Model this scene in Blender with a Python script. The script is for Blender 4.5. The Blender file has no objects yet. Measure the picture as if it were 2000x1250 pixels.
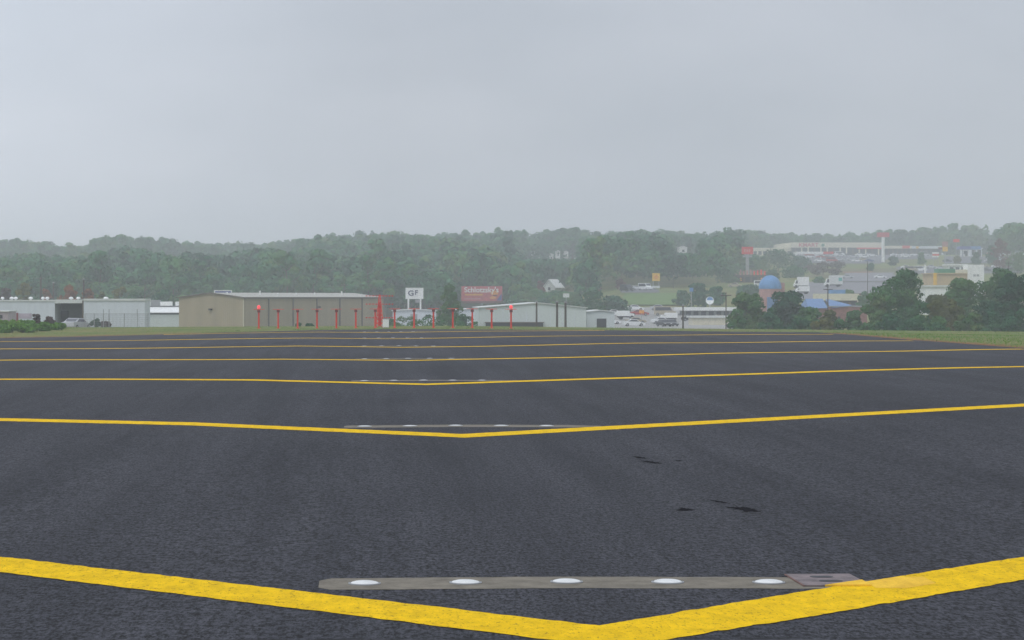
import bpy, math, random
import numpy as np
from mathutils import Vector
random.seed(7); rng = np.random.default_rng(7)
scene = bpy.context.scene
COL = scene.collection
# ------------------------------------------------------------------ camera model (metres; camera looks along +Y)
F, PX0, PYH, H = 4850.0, 712.0, 581.0, 2.87
def XP(px, Y): return (px-PX0)*Y/F
def ZP(py, Y): return H-(py-PYH)*Y/F

# ------------------------------------------------------------------ terrain functions
DL = ([0, 6, 11.3, 16.5, 21.7, 27, 36, 60, 150], [0, .05, .20, .36, .52, .66, .85, 1.1, 1.8])
DR = ([0, 16, 27, 42, 75, 150], [0, .05, .15, .32, .95, 2.2])
CX = 2.05
def und(X, Y):
    a = np.clip((Y-60)/60., 0, 1)
    return a*(0.012*np.sin(X*.33+Y*.05+1)+0.010*np.sin(X*.16-Y*.11)+0.008*np.sin(Y*.23+X*.07+2))
def pave_z(X, Y):
    X = np.asarray(X, float); Y = np.asarray(Y, float)
    d = X-CX
    dr = np.where(d < 0, np.interp(-d, *DL), np.interp(d, *DR))
    return -dr + und(X, Y)
FL = ([330, 380, 650, 800, 1000, 1300, 1600, 4000], [-6.5, -6.8, -6.6, -2., 8., 19., 24., 26.])
FR = ([330, 380, 450, 550, 650, 750, 850, 1000, 1150, 1250, 1400, 4000],
      [-4.4, -4.2, -3.1, -2.9, .3, 4.3, 7.4, 13.4, 19.2, 23., 26.8, 27.5])
def sstep(t): t = np.clip(t, 0, 1); return t*t*(3-2*t)
def gz(X, Y):
    """ground height"""
    X = np.asarray(X, float); Y = np.asarray(Y, float)
    inside = (X > -35.9) & (X < 40.9) & (Y < 224.5)
    pz = pave_z(X, Y) - np.where(inside, .30, .05)
    t2 = np.interp(X, [-200, -40, 10, 37, 77, 200], [-1.4, -.6, -.4, -.72, -1.1, -2.2])
    w = sstep((Y-224)/40.)
    plat = pz*(1-w)+t2*w - .1*sstep((Y-268)/30)
    u = X/np.maximum(Y, 60.)
    l = np.interp(Y, *FL); r = np.interp(Y, *FR)
    hs = np.interp(u, [-.2, -.12, -.05, .02, .06], [.80, .82, .86, 1, 1.0])
    l = np.where(l > 0, l*hs, l)
    k = sstep((u-.072)/.030)
    val = l*(1-k)+r*k + .25*np.sin(X*.03)*np.sin(Y*.021)
    drop = sstep((Y-296)/44.)
    # the plateau ends to the sides too
    side = sstep((np.abs(X)-130)/120.)
    low = np.minimum(val, -5.5)
    out = plat*(1-drop)+val*drop
    return np.where(Y < 340, out*(1-side*(1-drop))+low*side*(1-drop), out)
def g(X, Y): return float(gz(X, Y))

# ------------------------------------------------------------------ material helpers
def newmat(name):
    m = bpy.data.materials.new(name); m.use_nodes = True
    nt = m.node_tree; b = nt.nodes['Principled BSDF']
    return m, nt, b
def mathn(nt, op, a, b=None, c=None, clamp=False):
    n = nt.nodes.new('ShaderNodeMath'); n.operation = op; n.use_clamp = clamp
    for i, v in enumerate((a, b, c)):
        if v is None: continue
        if isinstance(v, (int, float)): n.inputs[i].default_value = v
        else: nt.links.new(v, n.inputs[i])
    return n.outputs[0]
def mixc(nt, f, a, b, blend='MIX'):
    n = nt.nodes.new('ShaderNodeMix'); n.data_type = 'RGBA'; n.blend_type = blend
    for s, v in ((n.inputs[0], f), (n.inputs[6], a), (n.inputs[7], b)):
        if isinstance(v, (int, float)): s.default_value = v
        elif isinstance(v, (tuple, list)): s.default_value = (*v[:3], 1)
        else: nt.links.new(v, s)
    return n.outputs[2]
def noise(nt, vec, scale, detail=3, rough=.55):
    n = nt.nodes.new('ShaderNodeTexNoise'); n.inputs['Scale'].default_value = scale
    n.inputs['Detail'].default_value = detail; n.inputs['Roughness'].default_value = rough
    if vec is not None: nt.links.new(vec, n.inputs['Vector'])
    return n.outputs['Fac']
def mapping(nt, vec, sc):
    n = nt.nodes.new('ShaderNodeMapping'); n.inputs['Scale'].default_value = sc
    nt.links.new(vec, n.inputs['Vector']); return n.outputs[0]
def rng_(nt, v, a, b, c=0, d=1):
    n = nt.nodes.new('ShaderNodeMapRange'); n.clamp = True
    nt.links.new(v, n.inputs[0])
    for i, x in enumerate((a, b, c, d)): n.inputs[i+1].default_value = x
    return n.outputs[0]
def simple(name, col, rough=.6, amp=.12, scale=.8, metal=0, spec=.35, emit=0, streak=False, bump=0):
    m, nt, b = newmat(name)
    geo = nt.nodes.new('ShaderNodeNewGeometry').outputs['Position']
    v = mapping(nt, geo, (1, 1, .12)) if streak else geo
    n = noise(nt, v, scale, 4); n2 = noise(nt, geo, scale*9, 2)
    s = mathn(nt, 'ADD', mathn(nt, 'MULTIPLY', n, 1.4), mathn(nt, 'MULTIPLY', n2, .6))
    s = rng_(nt, s, .55, 1.45, 1-amp*1.6, 1+amp)
    mm = mixc(nt, 1.0, tuple(col), (1, 1, 1), 'MULTIPLY')
    cmb = nt.nodes.new('ShaderNodeCombineColor')
    for i in range(3): nt.links.new(s, cmb.inputs[i])
    mm = mixc(nt, 1.0, tuple(col), cmb.outputs[0], 'MULTIPLY')
    nt.links.new(mm, b.inputs['Base Color'])
    b.inputs['Roughness'].default_value = rough; b.inputs['Metallic'].default_value = metal
    b.inputs['Specular IOR Level'].default_value = spec
    if emit:
        b.inputs['Emission Color'].default_value = (*col, 1); b.inputs['Emission Strength'].default_value = emit
    return m
def corrugated(name, col, pitch=.3, rough=.5, amp=.1, horiz=False):
    m = simple(name, col, rough, amp, .5, streak=True)
    nt = m.node_tree; b = nt.nodes['Principled BSDF']
    tc = nt.nodes.new('ShaderNodeTexCoord').outputs['Object']
    sp = nt.nodes.new('ShaderNodeSeparateXYZ'); nt.links.new(tc, sp.inputs[0])
    s = mathn(nt, 'ADD', sp.outputs[0], sp.outputs[1]) if not horiz else sp.outputs[2]
    w = mathn(nt, 'SINE', mathn(nt, 'MULTIPLY', s, 2*math.pi/pitch))
    bp = nt.nodes.new('ShaderNodeBump'); bp.inputs['Distance'].default_value = .015
    nt.links.new(w, bp.inputs['Height']); nt.links.new(bp.outputs[0], b.inputs['Normal'])
    return m

M = {}
def asphalt(name, c0, c1, speck=.6):
    m, nt, b = newmat(name)
    P = nt.nodes.new('ShaderNodeNewGeometry').outputs['Position']
    sp = nt.nodes.new('ShaderNodeSeparateXYZ'); nt.links.new(P, sp.inputs[0])
    big = noise(nt, P, .12, 4)
    str1 = noise(nt, mapping(nt, P, (.75, .035, 1)), 1.0, 4, .6)
    str2 = noise(nt, mapping(nt, P, (3.2, .05, 1)), 1.0, 3, .6)
    f = mathn(nt, 'ADD', mathn(nt, 'MULTIPLY', str1, .65), mathn(nt, 'MULTIPLY', str2, .25))
    f = mathn(nt, 'ADD', f, mathn(nt, 'MULTIPLY', big, .3))
    f = rng_(nt, f, .42, .80)
    base = mixc(nt, f, c0, c1)
    fine = noise(nt, mapping(nt, P, (26, 8, 20)), 1, 4, .8); mid = noise(nt, P, 7, 6, .85)
    s = mathn(nt, 'ADD', mathn(nt, 'MULTIPLY', fine, .6), mathn(nt, 'MULTIPLY', mid, .4))
    s = rng_(nt, s, .42, .59, 1-speck, 1+speck)
    cmb = nt.nodes.new('ShaderNodeCombineColor')
    for i in range(3): nt.links.new(s, cmb.inputs[i])
    col = mixc(nt, 1.0, base, cmb.outputs[0], 'MULTIPLY')
    return m, nt, b, P, sp, col, fine
def build_mats():
    m, nt, b, P, sp, col, fine = asphalt('asphalt', (.019, .020, .0255), (.047, .048, .057), 1.15)
    # joint to the older, greyer pavement at Y about 21 m
    jn = noise(nt, mapping(nt, P, (1.2, .2, 1)), 1, 4)
    jy = mathn(nt, 'ADD', sp.outputs[1], mathn(nt, 'MULTIPLY', mathn(nt, 'SUBTRACT', jn, .5), .35))
    old = rng_(nt, jy, 20.78, 20.92, 1, 0)
    col = mixc(nt, mathn(nt, 'MULTIPLY', old, .6), col, (.12, .125, .135))
    dj = mathn(nt, 'ABSOLUTE', mathn(nt, 'SUBTRACT', jy, 20.96))
    crack = rng_(nt, dj, .02, .09, .9, 0)
    cn = noise(nt, mapping(nt, P, (2.2, 1, 1)), 1, 3)
    crack = mathn(nt, 'MULTIPLY', crack, rng_(nt, cn, .42, .55))
    col = mixc(nt, crack, col, (.012, .012, .014))
    nt.links.new(col, b.inputs['Base Color'])
    b.inputs['Roughness'].default_value = .85; b.inputs['Specular IOR Level'].default_value = .16
    bp = nt.nodes.new('ShaderNodeBump'); bp.inputs['Distance'].default_value = .012; bp.inputs['Strength'].default_value = .8
    nt.links.new(fine, bp.inputs['Height']); nt.links.new(bp.outputs[0], b.inputs['Normal'])
    M['asphalt'] = m
    # paint
    for nm, c in (('yellow_paint', (.80, .50, .004)), ('fresh_yellow', (.84, .50, .05))):
        m, nt, b = newmat(nm)
        P = nt.nodes.new('ShaderNodeNewGeometry').outputs['Position']
        n1 = noise(nt, mapping(nt, P, (28, 8, 20)), 1, 4, .8); n2 = noise(nt, mapping(nt, P, (5, 2, 5)), 1, 5, .7); n3 = noise(nt, P, 7, 5, .8)
        worn = rng_(nt, mathn(nt, 'ADD', mathn(nt, 'MULTIPLY', n1, .75), mathn(nt, 'MULTIPLY', n3, .25)), .36, .46, .8 if nm == 'yellow_paint' else .2, 0)
        c2 = mixc(nt, rng_(nt, n2, .35, .7), tuple(x*.80 for x in c), tuple(min(.88, x*1.12) for x in c))
        c3 = mixc(nt, worn, c2, (.16, .10, .02))
        nt.links.new(c3, b.inputs['Base Color']); b.inputs['Roughness'].default_value = .9
        b.inputs['Specular IOR Level'].default_value = .08
        bp = nt.nodes.new('ShaderNodeBump'); bp.inputs['Distance'].default_value = .008; bp.inputs['Strength'].default_value = .7
        nt.links.new(n1, bp.inputs['Height']); nt.links.new(bp.outputs[0], b.inputs['Normal'])
        M[nm] = m
    # ground
    m, nt, b = newmat('ground_mat')
    P = nt.nodes.new('ShaderNodeNewGeometry').outputs['Position']
    sp = nt.nodes.new('ShaderNodeSeparateXYZ'); nt.links.new(P, sp.inputs[0])
    n1 = noise(nt, P, .09, 4); n2 = noise(nt, P, 1.3, 4); n3 = noise(nt, P, .012, 3)
    gcol = mixc(nt, rng_(nt, n1, .38, .62), (.13, .18, .045), (.23, .20, .07))
    gcol = mixc(nt, rng_(nt, n2, .3, .7, 0, .5), gcol, (.05, .085, .025))
    brown = mathn(nt, 'MULTIPLY', rng_(nt, n3, .5, .62), rng_(nt, sp.outputs[1], 420, 520))
    gcol = mixc(nt, mathn(nt, 'MULTIPLY', brown, .6), gcol, (.10, .075, .055))
    ax = mathn(nt, 'SUBTRACT', mathn(nt, 'ABSOLUTE', mathn(nt, 'SUBTRACT', sp.outputs[0], 2.5)), 38.5)
    ay = mathn(nt, 'SUBTRACT', sp.outputs[1], 224.5)
    d = mathn(nt, 'MAXIMUM', ax, mathn(nt, 'MULTIPLY', ay, .35))
    d = mathn(nt, 'ADD', d, mathn(nt, 'MULTIPLY', mathn(nt, 'SUBTRACT', noise(nt, P, .5, 4), .5), 4.5))
    clay = rng_(nt, d, 1.2, 4.2, 1, 0)
    ccol = mixc(nt, rng_(nt, n2, .35, .65), (.22, .085, .035), (.16, .11, .05))
    gcol = mixc(nt, clay, gcol, ccol)
    nt.links.new(gcol, b.inputs['Base Color']); b.inputs['Roughness'].default_value = .95
    b.inputs['Specular IOR Level'].default_value = .1
    M['ground'] = m
    # foliage: colour from the per leaf tint and the object's own random value
    def foliage(name, cols, spread=.5):
        m, nt, b = newmat(name)
        at = nt.nodes.new('ShaderNodeAttribute'); at.attribute_name = 'tint'
        oi = nt.nodes.new('ShaderNodeObjectInfo')
        f = mathn(nt, 'ADD', at.outputs['Fac'], mathn(nt, 'MULTIPLY', mathn(nt, 'SUBTRACT', oi.outputs['Random'], .5), spread), clamp=True)
        r = nt.nodes.new('ShaderNodeValToRGB'); e = r.color_ramp.elements
        e[0].position = 0; e[0].color = (*cols[0], 1); e[1].position = 1; e[1].color = (*cols[-1], 1)
        for i, c in enumerate(cols[1:-1]):
            x = e.new((i+1)/(len(cols)-1)); x.color = (*c, 1)
        nt.links.new(f, r.inputs[0]); nt.links.new(r.outputs[0], b.inputs['Base Color'])
        b.inputs['Roughness'].default_value = .8; b.inputs['Specular IOR Level'].default_value = .2
        M[name] = m
    foliage('leaf', [(.005, .056, .026), (.014, .098, .040), (.034, .150, .050), (.070, .165, .040), (.12, .125, .036)])
    foliage('leaf_dark', [(.010, .058, .030), (.022, .098, .042), (.044, .125, .042)])
    foliage('leaf_near', [(.016, .076, .030), (.036, .130, .040), (.068, .155, .042), (.115, .150, .040)])
    foliage('leaf_olive', [(.06, .085, .02), (.11, .12, .025), (.15, .13, .03)])
    foliage('leaf_orange', [(.12, .08, .03), (.26, .09, .03), (.30, .12, .04)])
    foliage('leaf_red', [(.10, .035, .03), (.18, .045, .04)])
    foliage('leaf_brown', [(.065, .045, .04), (.10, .065, .055), (.07, .08, .04)])
    foliage('leaf_bank', [(.06, .14, .028), (.11, .24, .034), (.20, .27, .05)], .3)
    M['bark'] = simple('bark', (.09, .07, .055), .9, .3, 3)
    M['concrete'] = simple('concrete', (.185, .165, .130), .9, .30, 3.5, spec=.25)
    M['white'] = simple('white_paint', (.78, .79, .77), .5, .08)
    M['lens'] = simple('light_cover', (.66, .67, .66), .5, .14, 9)
    M['steel'] = simple('steel', (.19, .15, .15), .6, .45, 5, metal=.2)
    M['rust'] = simple('rust', (.22, .12, .10), .7, .3, 6)
    M['dark'] = simple('dark', (.025, .025, .03), .6, .2)
    M['tar'] = simple('tar', (.010, .0095, .012), 1.0, .2, spec=.02)
    M['tan_wall'] = corrugated('tan_metal_wall', (.33, .275, .175), .5)
    M['tan_gable'] = corrugated('tan_gable_wall', (.33, .275, .175), .5)
    M['tan_trim'] = simple('brown_trim', (.12, .10, .075), .6)
    M['roof_grey'] = corrugated('grey_metal_roof', (.36, .35, .31), .6)
    M['pale_wall'] = corrugated('pale_blue_wall', (.60, .64, .68), .9, amp=.05)
    M['pale_roof'] = simple('pale_roof', (.62, .64, .62), .5)
    M['grey_wall'] = corrugated('grey_green_wall', (.56, .61, .60), 1.2, amp=.05)
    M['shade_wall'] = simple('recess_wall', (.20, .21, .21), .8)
    M['cream'] = simple('cream', (.66, .62, .48), .6)
    M['tan'] = simple('tan_stucco', (.50, .38, .22), .8)
    M['glass'] = simple('dark_glass', (.03, .035, .045), .15, .1, spec=.6)
    M['red'] = simple('red_paint', (.62, .035, .03), .5, .1)
    M['orange_red'] = simple('orange_red_paint', (.72, .05, .025), .5, .12, 2)
    M['dark_red'] = simple('dark_red', (.20, .03, .03), .6)
    M['lamp_red'] = simple('red_lamp', (1.0, .08, .09), .4, 0, emit=.6)
    M['sign_red'] = simple('sign_red', (.52, .10, .12), .5, .2, .9)
    M['sign_yellow'] = simple('sign_yellow', (.75, .45, .04), .5, .1)
    M['sign_orange'] = simple('sign_orange', (.75, .33, .06), .5, .2, 3)
    M['sign_blue'] = simple('sign_blue', (.06, .09, .30), .5, .1)
    M['ink'] = simple('ink', (.05, .06, .12), .6)
    M['blue_roof'] = corrugated('blue_roof', (.11, .21, .40), .4)
    M['blue_dome'] = simple('blue_dome', (.10, .25, .48), .5, .2)
    M['pink'] = simple('pink_wall', (.42, .23, .21), .8, .2, 1.5)
    M['brick'] = simple('brick', (.26, .12, .10), .85, .25, 2)
    M['brown'] = simple('brown_roof', (.10, .065, .05), .8)
    M['wood'] = simple('pole_wood', (.10, .085, .075), .9, .25, 2)
    M['galv'] = simple('galvanised', (.34, .35, .36), .5, .15, metal=.3)
    M['yard'] = simple('yard_concrete', (.29, .285, .27), .9, .22, .08)
    M['lot'] = simple('lot_asphalt', (.13, .13, .145), .9, .2, .06)
    M['road'] = simple('road_asphalt', (.19, .185, .20), .9, .15, .05)
    M['tyre'] = simple('tyre', (.02, .02, .02), .9)
    M['green'] = simple('green_paint', (.05, .22, .12), .6)
    M['teal'] = simple('teal_paint', (.05, .35, .30), .6)
    M['lawn'] = simple('lawn', (.12, .19, .06), .95, .2, .3, spec=.1)
    M['clay'] = simple('red_clay', (.26, .13, .07), .95, .3, .3, spec=.1)
    for k, c in dict(white=(.75, .76, .76), silver=(.45, .46, .48), red=(.35, .03, .03), blue=(.04, .08, .22), black=(.02, .02, .025), tan=(.36, .31, .22)).items():
        M['car_'+k] = simple('car_'+k, c, .3, .05, spec=.6)
build_mats()

# ------------------------------------------------------------------ mesh builder
class MB:
    def __init__(s): s.v = []; s.f = []; s.m = []
    def add(s, vs, fs, mi=0):
        o = len(s.v); s.v += [tuple(v) for v in vs]; s.f += [tuple(i+o for i in f) for f in fs]; s.m += [mi]*len(fs)
    def box(s, x0, x1, y0, y1, z0, z1, mi=0, bev=0):
        if bev:
            b = bev
            pts = []
            for z, i in ((z0, 0), (z1-b, 0), (z1, b)):
                pts += [(x0+i, y0+i, z), (x1-i, y0+i, z), (x1-i, y1-i, z), (x0+i, y1-i, z)]
            fs = [(3, 2, 1, 0), (8, 9, 10, 11)]
            for k in (0, 4):
                for i in range(4):
                    j = (i+1) % 4; fs.append((k+i, k+j, k+4+j, k+4+i))
            s.add(pts, fs, mi); return
        s.add([(x0, y0, z0), (x1, y0, z0), (x1, y1, z0), (x0, y1, z0), (x0, y0, z1), (x1, y0, z1), (x1, y1, z1), (x0, y1, z1)],
              [(3, 2, 1, 0), (4, 5, 6, 7), (0, 1, 5, 4), (1, 2, 6, 5), (2, 3, 7, 6), (3, 0, 4, 7)], mi)
    def tube(s, a, b, r0, r1=None, n=8, mi=0):
        r1 = r0 if r1 is None else r1
        a = Vector(a); b = Vector(b); d = (b-a).normalized()
        t = Vector((1, 0, 0)) if abs(d.x) < .9 else Vector((0, 1, 0))
        u = d.cross(t).normalized(); w = d.cross(u)
        vs = []
        for c, r in ((a, r0), (b, r1)):
            for i in range(n):
                q = 2*math.pi*i/n; vs.append(c+u*math.cos(q)*r+w*math.sin(q)*r)
        fs = [(i, (i+1) % n, n+(i+1) % n, n+i) for i in range(n)]+[tuple(range(n-1, -1, -1)), tuple(range(n, 2*n))]
        s.add(vs, fs, mi)
    def lathe(s, prof, n=24, cx=0, cy=0, mi=0):
        vs = []
        for r, z in prof:
            for i in range(n):
                q = 2*math.pi*i/n; vs.append((cx+r*math.cos(q), cy+r*math.sin(q), z))
        fs = []
        for k in range(len(prof)-1):
            for i in range(n):
                j = (i+1) % n; fs.append((k*n+i, k*n+j, (k+1)*n+j, (k+1)*n+i))
        fs += [tuple(range(n-1, -1, -1)), tuple(range((len(prof)-1)*n, len(prof)*n))]
        s.add(vs, fs, mi)
    def prism(s, poly, y0, y1, mi=0):
        """polygon in XZ extruded along Y"""
        n = len(poly)
        vs = [(x, y0, z) for x, z in poly]+[(x, y1, z) for x, z in poly]
        fs = [tuple(range(n)), tuple(range(2*n-1, n-1, -1))]+[(i, n+i, n+(i+1) % n, (i+1) % n) for i in range(n)]
        s.add(vs, fs, mi)
    def prismx(s, poly, x0, x1, mi=0):
        n = len(poly)
        vs = [(x0, y, z) for y, z in poly]+[(x1, y, z) for y, z in poly]
        fs = [tuple(range(n-1, -1, -1)), tuple(range(n, 2*n))]+[(i, (i+1) % n, n+(i+1) % n, n+i) for i in range(n)]
        s.add(vs, fs, mi)
    def mesh(s, name, mats):
        me = bpy.data.meshes.new(name); me.from_pydata(s.v, [], s.f)
        for m in (mats if isinstance(mats, (list, tuple)) else [mats]): me.materials.append(m)
        me.polygons.foreach_set('material_index', s.m); me.update()
        return me
    def obj(s, name, mats, parent=None, loc=None, rot=0):
        return link(name, s.mesh(name, mats), parent, loc, rot)
def link(name, me, parent=None, loc=None, rot=0):
    o = bpy.data.objects.new(name, me); COL.objects.link(o)
    if parent is not None: o.parent = parent
    if loc is not None: o.location = loc
    if rot: o.rotation_euler = (0, 0, rot)
    return o
def tag(o, label, cat, group=None):
    o['label'] = label; o['category'] = cat
    if group: o['group'] = group
    return o
def thing(name, label, cat, loc=(0, 0, 0), rot=0, group=None):
    o = bpy.data.objects.new(name, None); COL.objects.link(o); o.location = loc; o.rotation_euler = (0, 0, rot)
    return tag(o, label, cat, group)
def structure(o): o['kind'] = 'structure'; return o
def grid_mesh(name, xs, ys, zf, mat, skirt=0):
    Xg, Yg = np.meshgrid(xs, ys); Z = zf(Xg, Yg)
    nx, ny = len(xs), len(ys)
    v = np.stack([Xg, Yg, Z], -1).reshape(-1, 3)
    i = np.arange((ny-1)*nx).reshape(ny-1, nx)[:, :-1].ravel()
    f = np.stack([i, i+1, i+nx+1, i+nx], -1)
    if skirt:
        b = list(range(nx))+[nx*k+nx-1 for k in range(1, ny)]+[nx*(ny-1)+k for k in range(nx-2, -1, -1)]+[nx*k for k in range(ny-2, 0, -1)]
        base = len(v); sv = v[b].copy(); sv[:, 2] -= skirt; v = np.vstack([v, sv])
        nb = len(b); ff = [(b[(k+1) % nb], b[k], base+k, base+(k+1) % nb) for k in range(nb)]
        f = np.vstack([f, np.array(ff)])
    me = bpy.data.meshes.new(name); me.from_pydata(v.tolist(), [], f.tolist()); me.materials.append(mat)
    me.polygons.foreach_set('use_smooth', [True]*len(me.polygons)); me.update()
    return me
def text_part(txt, size, mat, parent, loc, name='lettering', ext=.04, off=0.0, sx=1.0, rotz=0):
    cu = bpy.data.curves.new('t', 'FONT'); cu.body = txt; cu.size = size; cu.extrude = ext; cu.offset = off
    cu.align_x = 'CENTER'; cu.align_y = 'CENTER'
    to = bpy.data.objects.new('t', cu); COL.objects.link(to)
    dg = bpy.context.evaluated_depsgraph_get(); me = bpy.data.meshes.new_from_object(to.evaluated_get(dg))
    bpy.data.objects.remove(to)
    me.name = name; me.materials.clear(); me.materials.append(mat)
    n = len(me.vertices); co = np.empty(n*3); me.vertices.foreach_get('co', co); co = co.reshape(-1, 3)
    out = np.stack([co[:, 0]*sx, -co[:, 2], co[:, 1]], -1)      # stand it up facing -Y
    me.vertices.foreach_set('co', out.ravel()); me.update()
    return link(name, me, parent, loc, rotz)

# ------------------------------------------------------------------ ground and runway
ys = np.concatenate([np.arange(-300, 0, 30), np.arange(0, 224, 8), [224, 225, 227], np.arange(230, 346, 3), np.arange(350, 1620, 10), [1700, 1900, 2200, 2600, 3200, 3500]])
xs = np.concatenate([[-2400, -1800, -1300, -1000, -800, -650], np.arange(-520, -120, 20), np.arange(-120, -36, 6), [-36, -35.8], np.arange(-34, 40, 6), [40.8, 41], np.arange(46, 200, 6), np.arange(204, 640, 12), [700, 850, 1100, 1500, 2400]])
structure(link('ground', grid_mesh('ground', xs, ys, gz, M['ground'])))
runway = structure(link('runway', grid_mesh('runway', np.arange(-36, 41.01, 1.0), np.arange(-30, 224.51, 1.018), pave_z, M['asphalt'], skirt=.25)))

def band(pts_l, pts_r, dz, name, mat, parent, nacross=4, wob=.012, sd=0):
    """painted band between two polylines draped on the pavement"""
    pl = np.array(pts_l, float); pr = np.array(pts_r, float); r = np.random.default_rng(sd)
    n = len(pl); fn = lambda: (np.convolve(r.normal(0, 1, n+4), np.ones(3)/3, 'same')[:n]*1.5+np.convolve(r.normal(0, 1, n+24), np.ones(12)/12, 'same')[:n]*.6)*wob; w1 = fn(); w2 = fn()
    pl[:, 1] += w1; pr[:, 1] += w2
    v = []
    for t in np.linspace(0, 1, nacross+1):
        q = pl*(1-t)+pr*t; z = pave_z(q[:, 0], q[:, 1])+dz; v += [(a, b, c) for (a, b), c in zip(q, z)]
    f = []
    for k in range(nacross):
        for i in range(n-1): f.append((k*n+i, k*n+i+1, (k+1)*n+i+1, (k+1)*n+i))
    me = bpy.data.meshes.new(name); me.from_pydata(v, [], f); me.materials.append(mat); me.update()
    return link(name, me, parent)
for n in range(7):
    Ya = 21.0+30.45*n-(.15 if n > 2 else 0)
    w = 1.36
    STEP = .04 if n < 2 else .25
    xl = np.arange(-34.3, CX, STEP).tolist()+[CX]+np.arange(CX+STEP, 39.9, STEP).tolist()
    sl_, sr_ = (1.02, 1.10) if n == 0 else (.97, 1.0)
    def wd_(x): return w+(.24*min(1, max(0, (x-CX)/2)) if n == 0 else 0)
    near = [(x, Ya+abs(x-CX)*(sl_ if x < CX else sr_)-wd_(x)/2) for x in xl]
    far = [(x, Ya+abs(x-CX)*(sl_ if x < CX else sr_)+wd_(x)/2) for x in xl]
    keep = [i for i in range(len(xl)) if far[i][1] < 223.8]
    band([near[i] for i in keep], [far[i] for i in keep], .0062 if n < 2 else .009, 'chevron_marking', M['yellow_paint'], runway, wob=.019 if n < 2 else .022, sd=n)
ordn = ['first', 'second', 'third', 'fourth', 'fifth', 'sixth', 'seventh']
# in-pavement light bars
lm = MB(); lm.lathe([(.142, 0), (.142, .008), (.128, .015), (.096, .023), (.05, .027), (.001, .028)], 28)
lens_me = lm.mesh('dome', M['lens'])
rm = MB(); rm.lathe([(.165, -.004), (.165, .006), (.152, .010), (.152, -.004)], 28)
rim_me = rm.mesh('rim', M['galv'])
barname = ['nearest', 'second', 'third', 'fourth', 'fifth', 'sixth', 'farthest']
for n in range(7):
    Yb = 25.02+30.48*n
    xx = np.arange(-.46, 5.42, .12)
    r = np.random.default_rng(50+n)
    endl = np.clip(.6+(xx+.46)/.3, .6, 1); endr = np.clip((5.5-xx)/.9, .35, 1)
    e = np.minimum(endl, endr)
    near = [(x, Yb-.50*k) for x, k in zip(xx, e)]; far = [(x, Yb+.50*k) for x, k in zip(xx, e)]
    band(near, far, .003 if n < 2 else .005, 'concrete_strip', M['concrete'], runway, 4, .012, 20+n)
    for k in range(5):
        x = k*1.018; z = float(pave_z(x, Yb))+.006
        lab = f'{["leftmost", "second from left", "middle", "fourth from left", "rightmost"][k]} round white inset light of the {barname[n]} concrete light bar'
        t = thing('inset_light', lab, 'runway light', (x, Yb, z), 0, 'round lights set in concrete bars across the runway')
        dm = link('dome', lens_me, t); link('rim', rim_me, t)
        if n: dm.scale = (1, 1, .7)
    # steel plate
pz = float(pave_z(4.7, 25.2))
t = thing('cover_plate', 'grey steel cover plate with two slots partly under yellow paint', 'metal plate', (4.70, 25.20, pz+.008))
t.rotation_euler = (0, math.radians(-.1), math.radians(1))
b = MB(); b.box(-.33, .33, -.50, .50, 0, .012, 0, .003); b.box(-.345, -.334, -.51, .51, -.002, .010, 1); b.obj('plate', [M['steel'], M['rust']], t)
for (sx, sy) in ((-.02, .22), (.0, -.16)):
    b = MB(); n = 20; vs = []
    for i in range(n):
        q = 2*math.pi*i/n; vs.append((sx+.07*math.cos(q)+(.05 if math.cos(q) > 0 else -.05), sy+.085*math.sin(q), .0145))
    b.add(vs, [tuple(range(n))]); b.obj('slot', M['dark'], t)
b = MB(); b.add([(-.13, -.504, .0150), (.334, -.504, .0150), (.334, -.06, .0150), (-.13, -.504, -.004), (.334, -.504, -.004)], [(0, 1, 2), (3, 4, 1, 0)]); b.obj('painted_corner', M['fresh_yellow'], t)
b = MB(); zz = .0080
x0, x1 = 5.06, 5.75
vs = []
for x in np.linspace(x0, x1, 8):
    a = 21.0+(x-CX)*1.1-.1; c = min(21.0+(x-CX)*1.1+.79, 25.55)
    lo = max(a, 24.55)
    for y in (lo, c): vs.append((x, y, float(pave_z(x, y))+zz))
b.add(vs, [(2*i, 2*i+2, 2*i+3, 2*i+1) for i in range(7)]); b.obj('fresh_paint_patch', M['fresh_yellow'], runway)
# tar patches on the asphalt
for (px, py, wpx, hpx, sl) in ((1272, 902, 40, 4, .12), (1250, 893, 26, 3, .12), (1452, 993, 50, 10, .05), (1338, 995, 34, 6, 0.0), (1405, 979, 30, 4, .2),
                               (1326, 899, 16, 2.5, .05)):
    Y = H*F/(py-PYH); X = XP(px, Y); w = wpx*Y/F/2; h = hpx*Y*Y/(F*H)/2*1.05
    b = MB(); n = 34; vs = []; r = random.Random(px)
    for i in range(n):
        q = 2*math.pi*i/n; k = r.uniform(.45, 1.25)
        x = X+w*k*math.cos(q); y = Y+h*k*math.sin(q)-(x-X)*sl*Y/H*1.0
        vs.append((x, y, float(pave_z(x, y))+.005))
    b.add(vs, [tuple(range(n))]); b.obj('tar_stain', M['tar'], runway)

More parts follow.
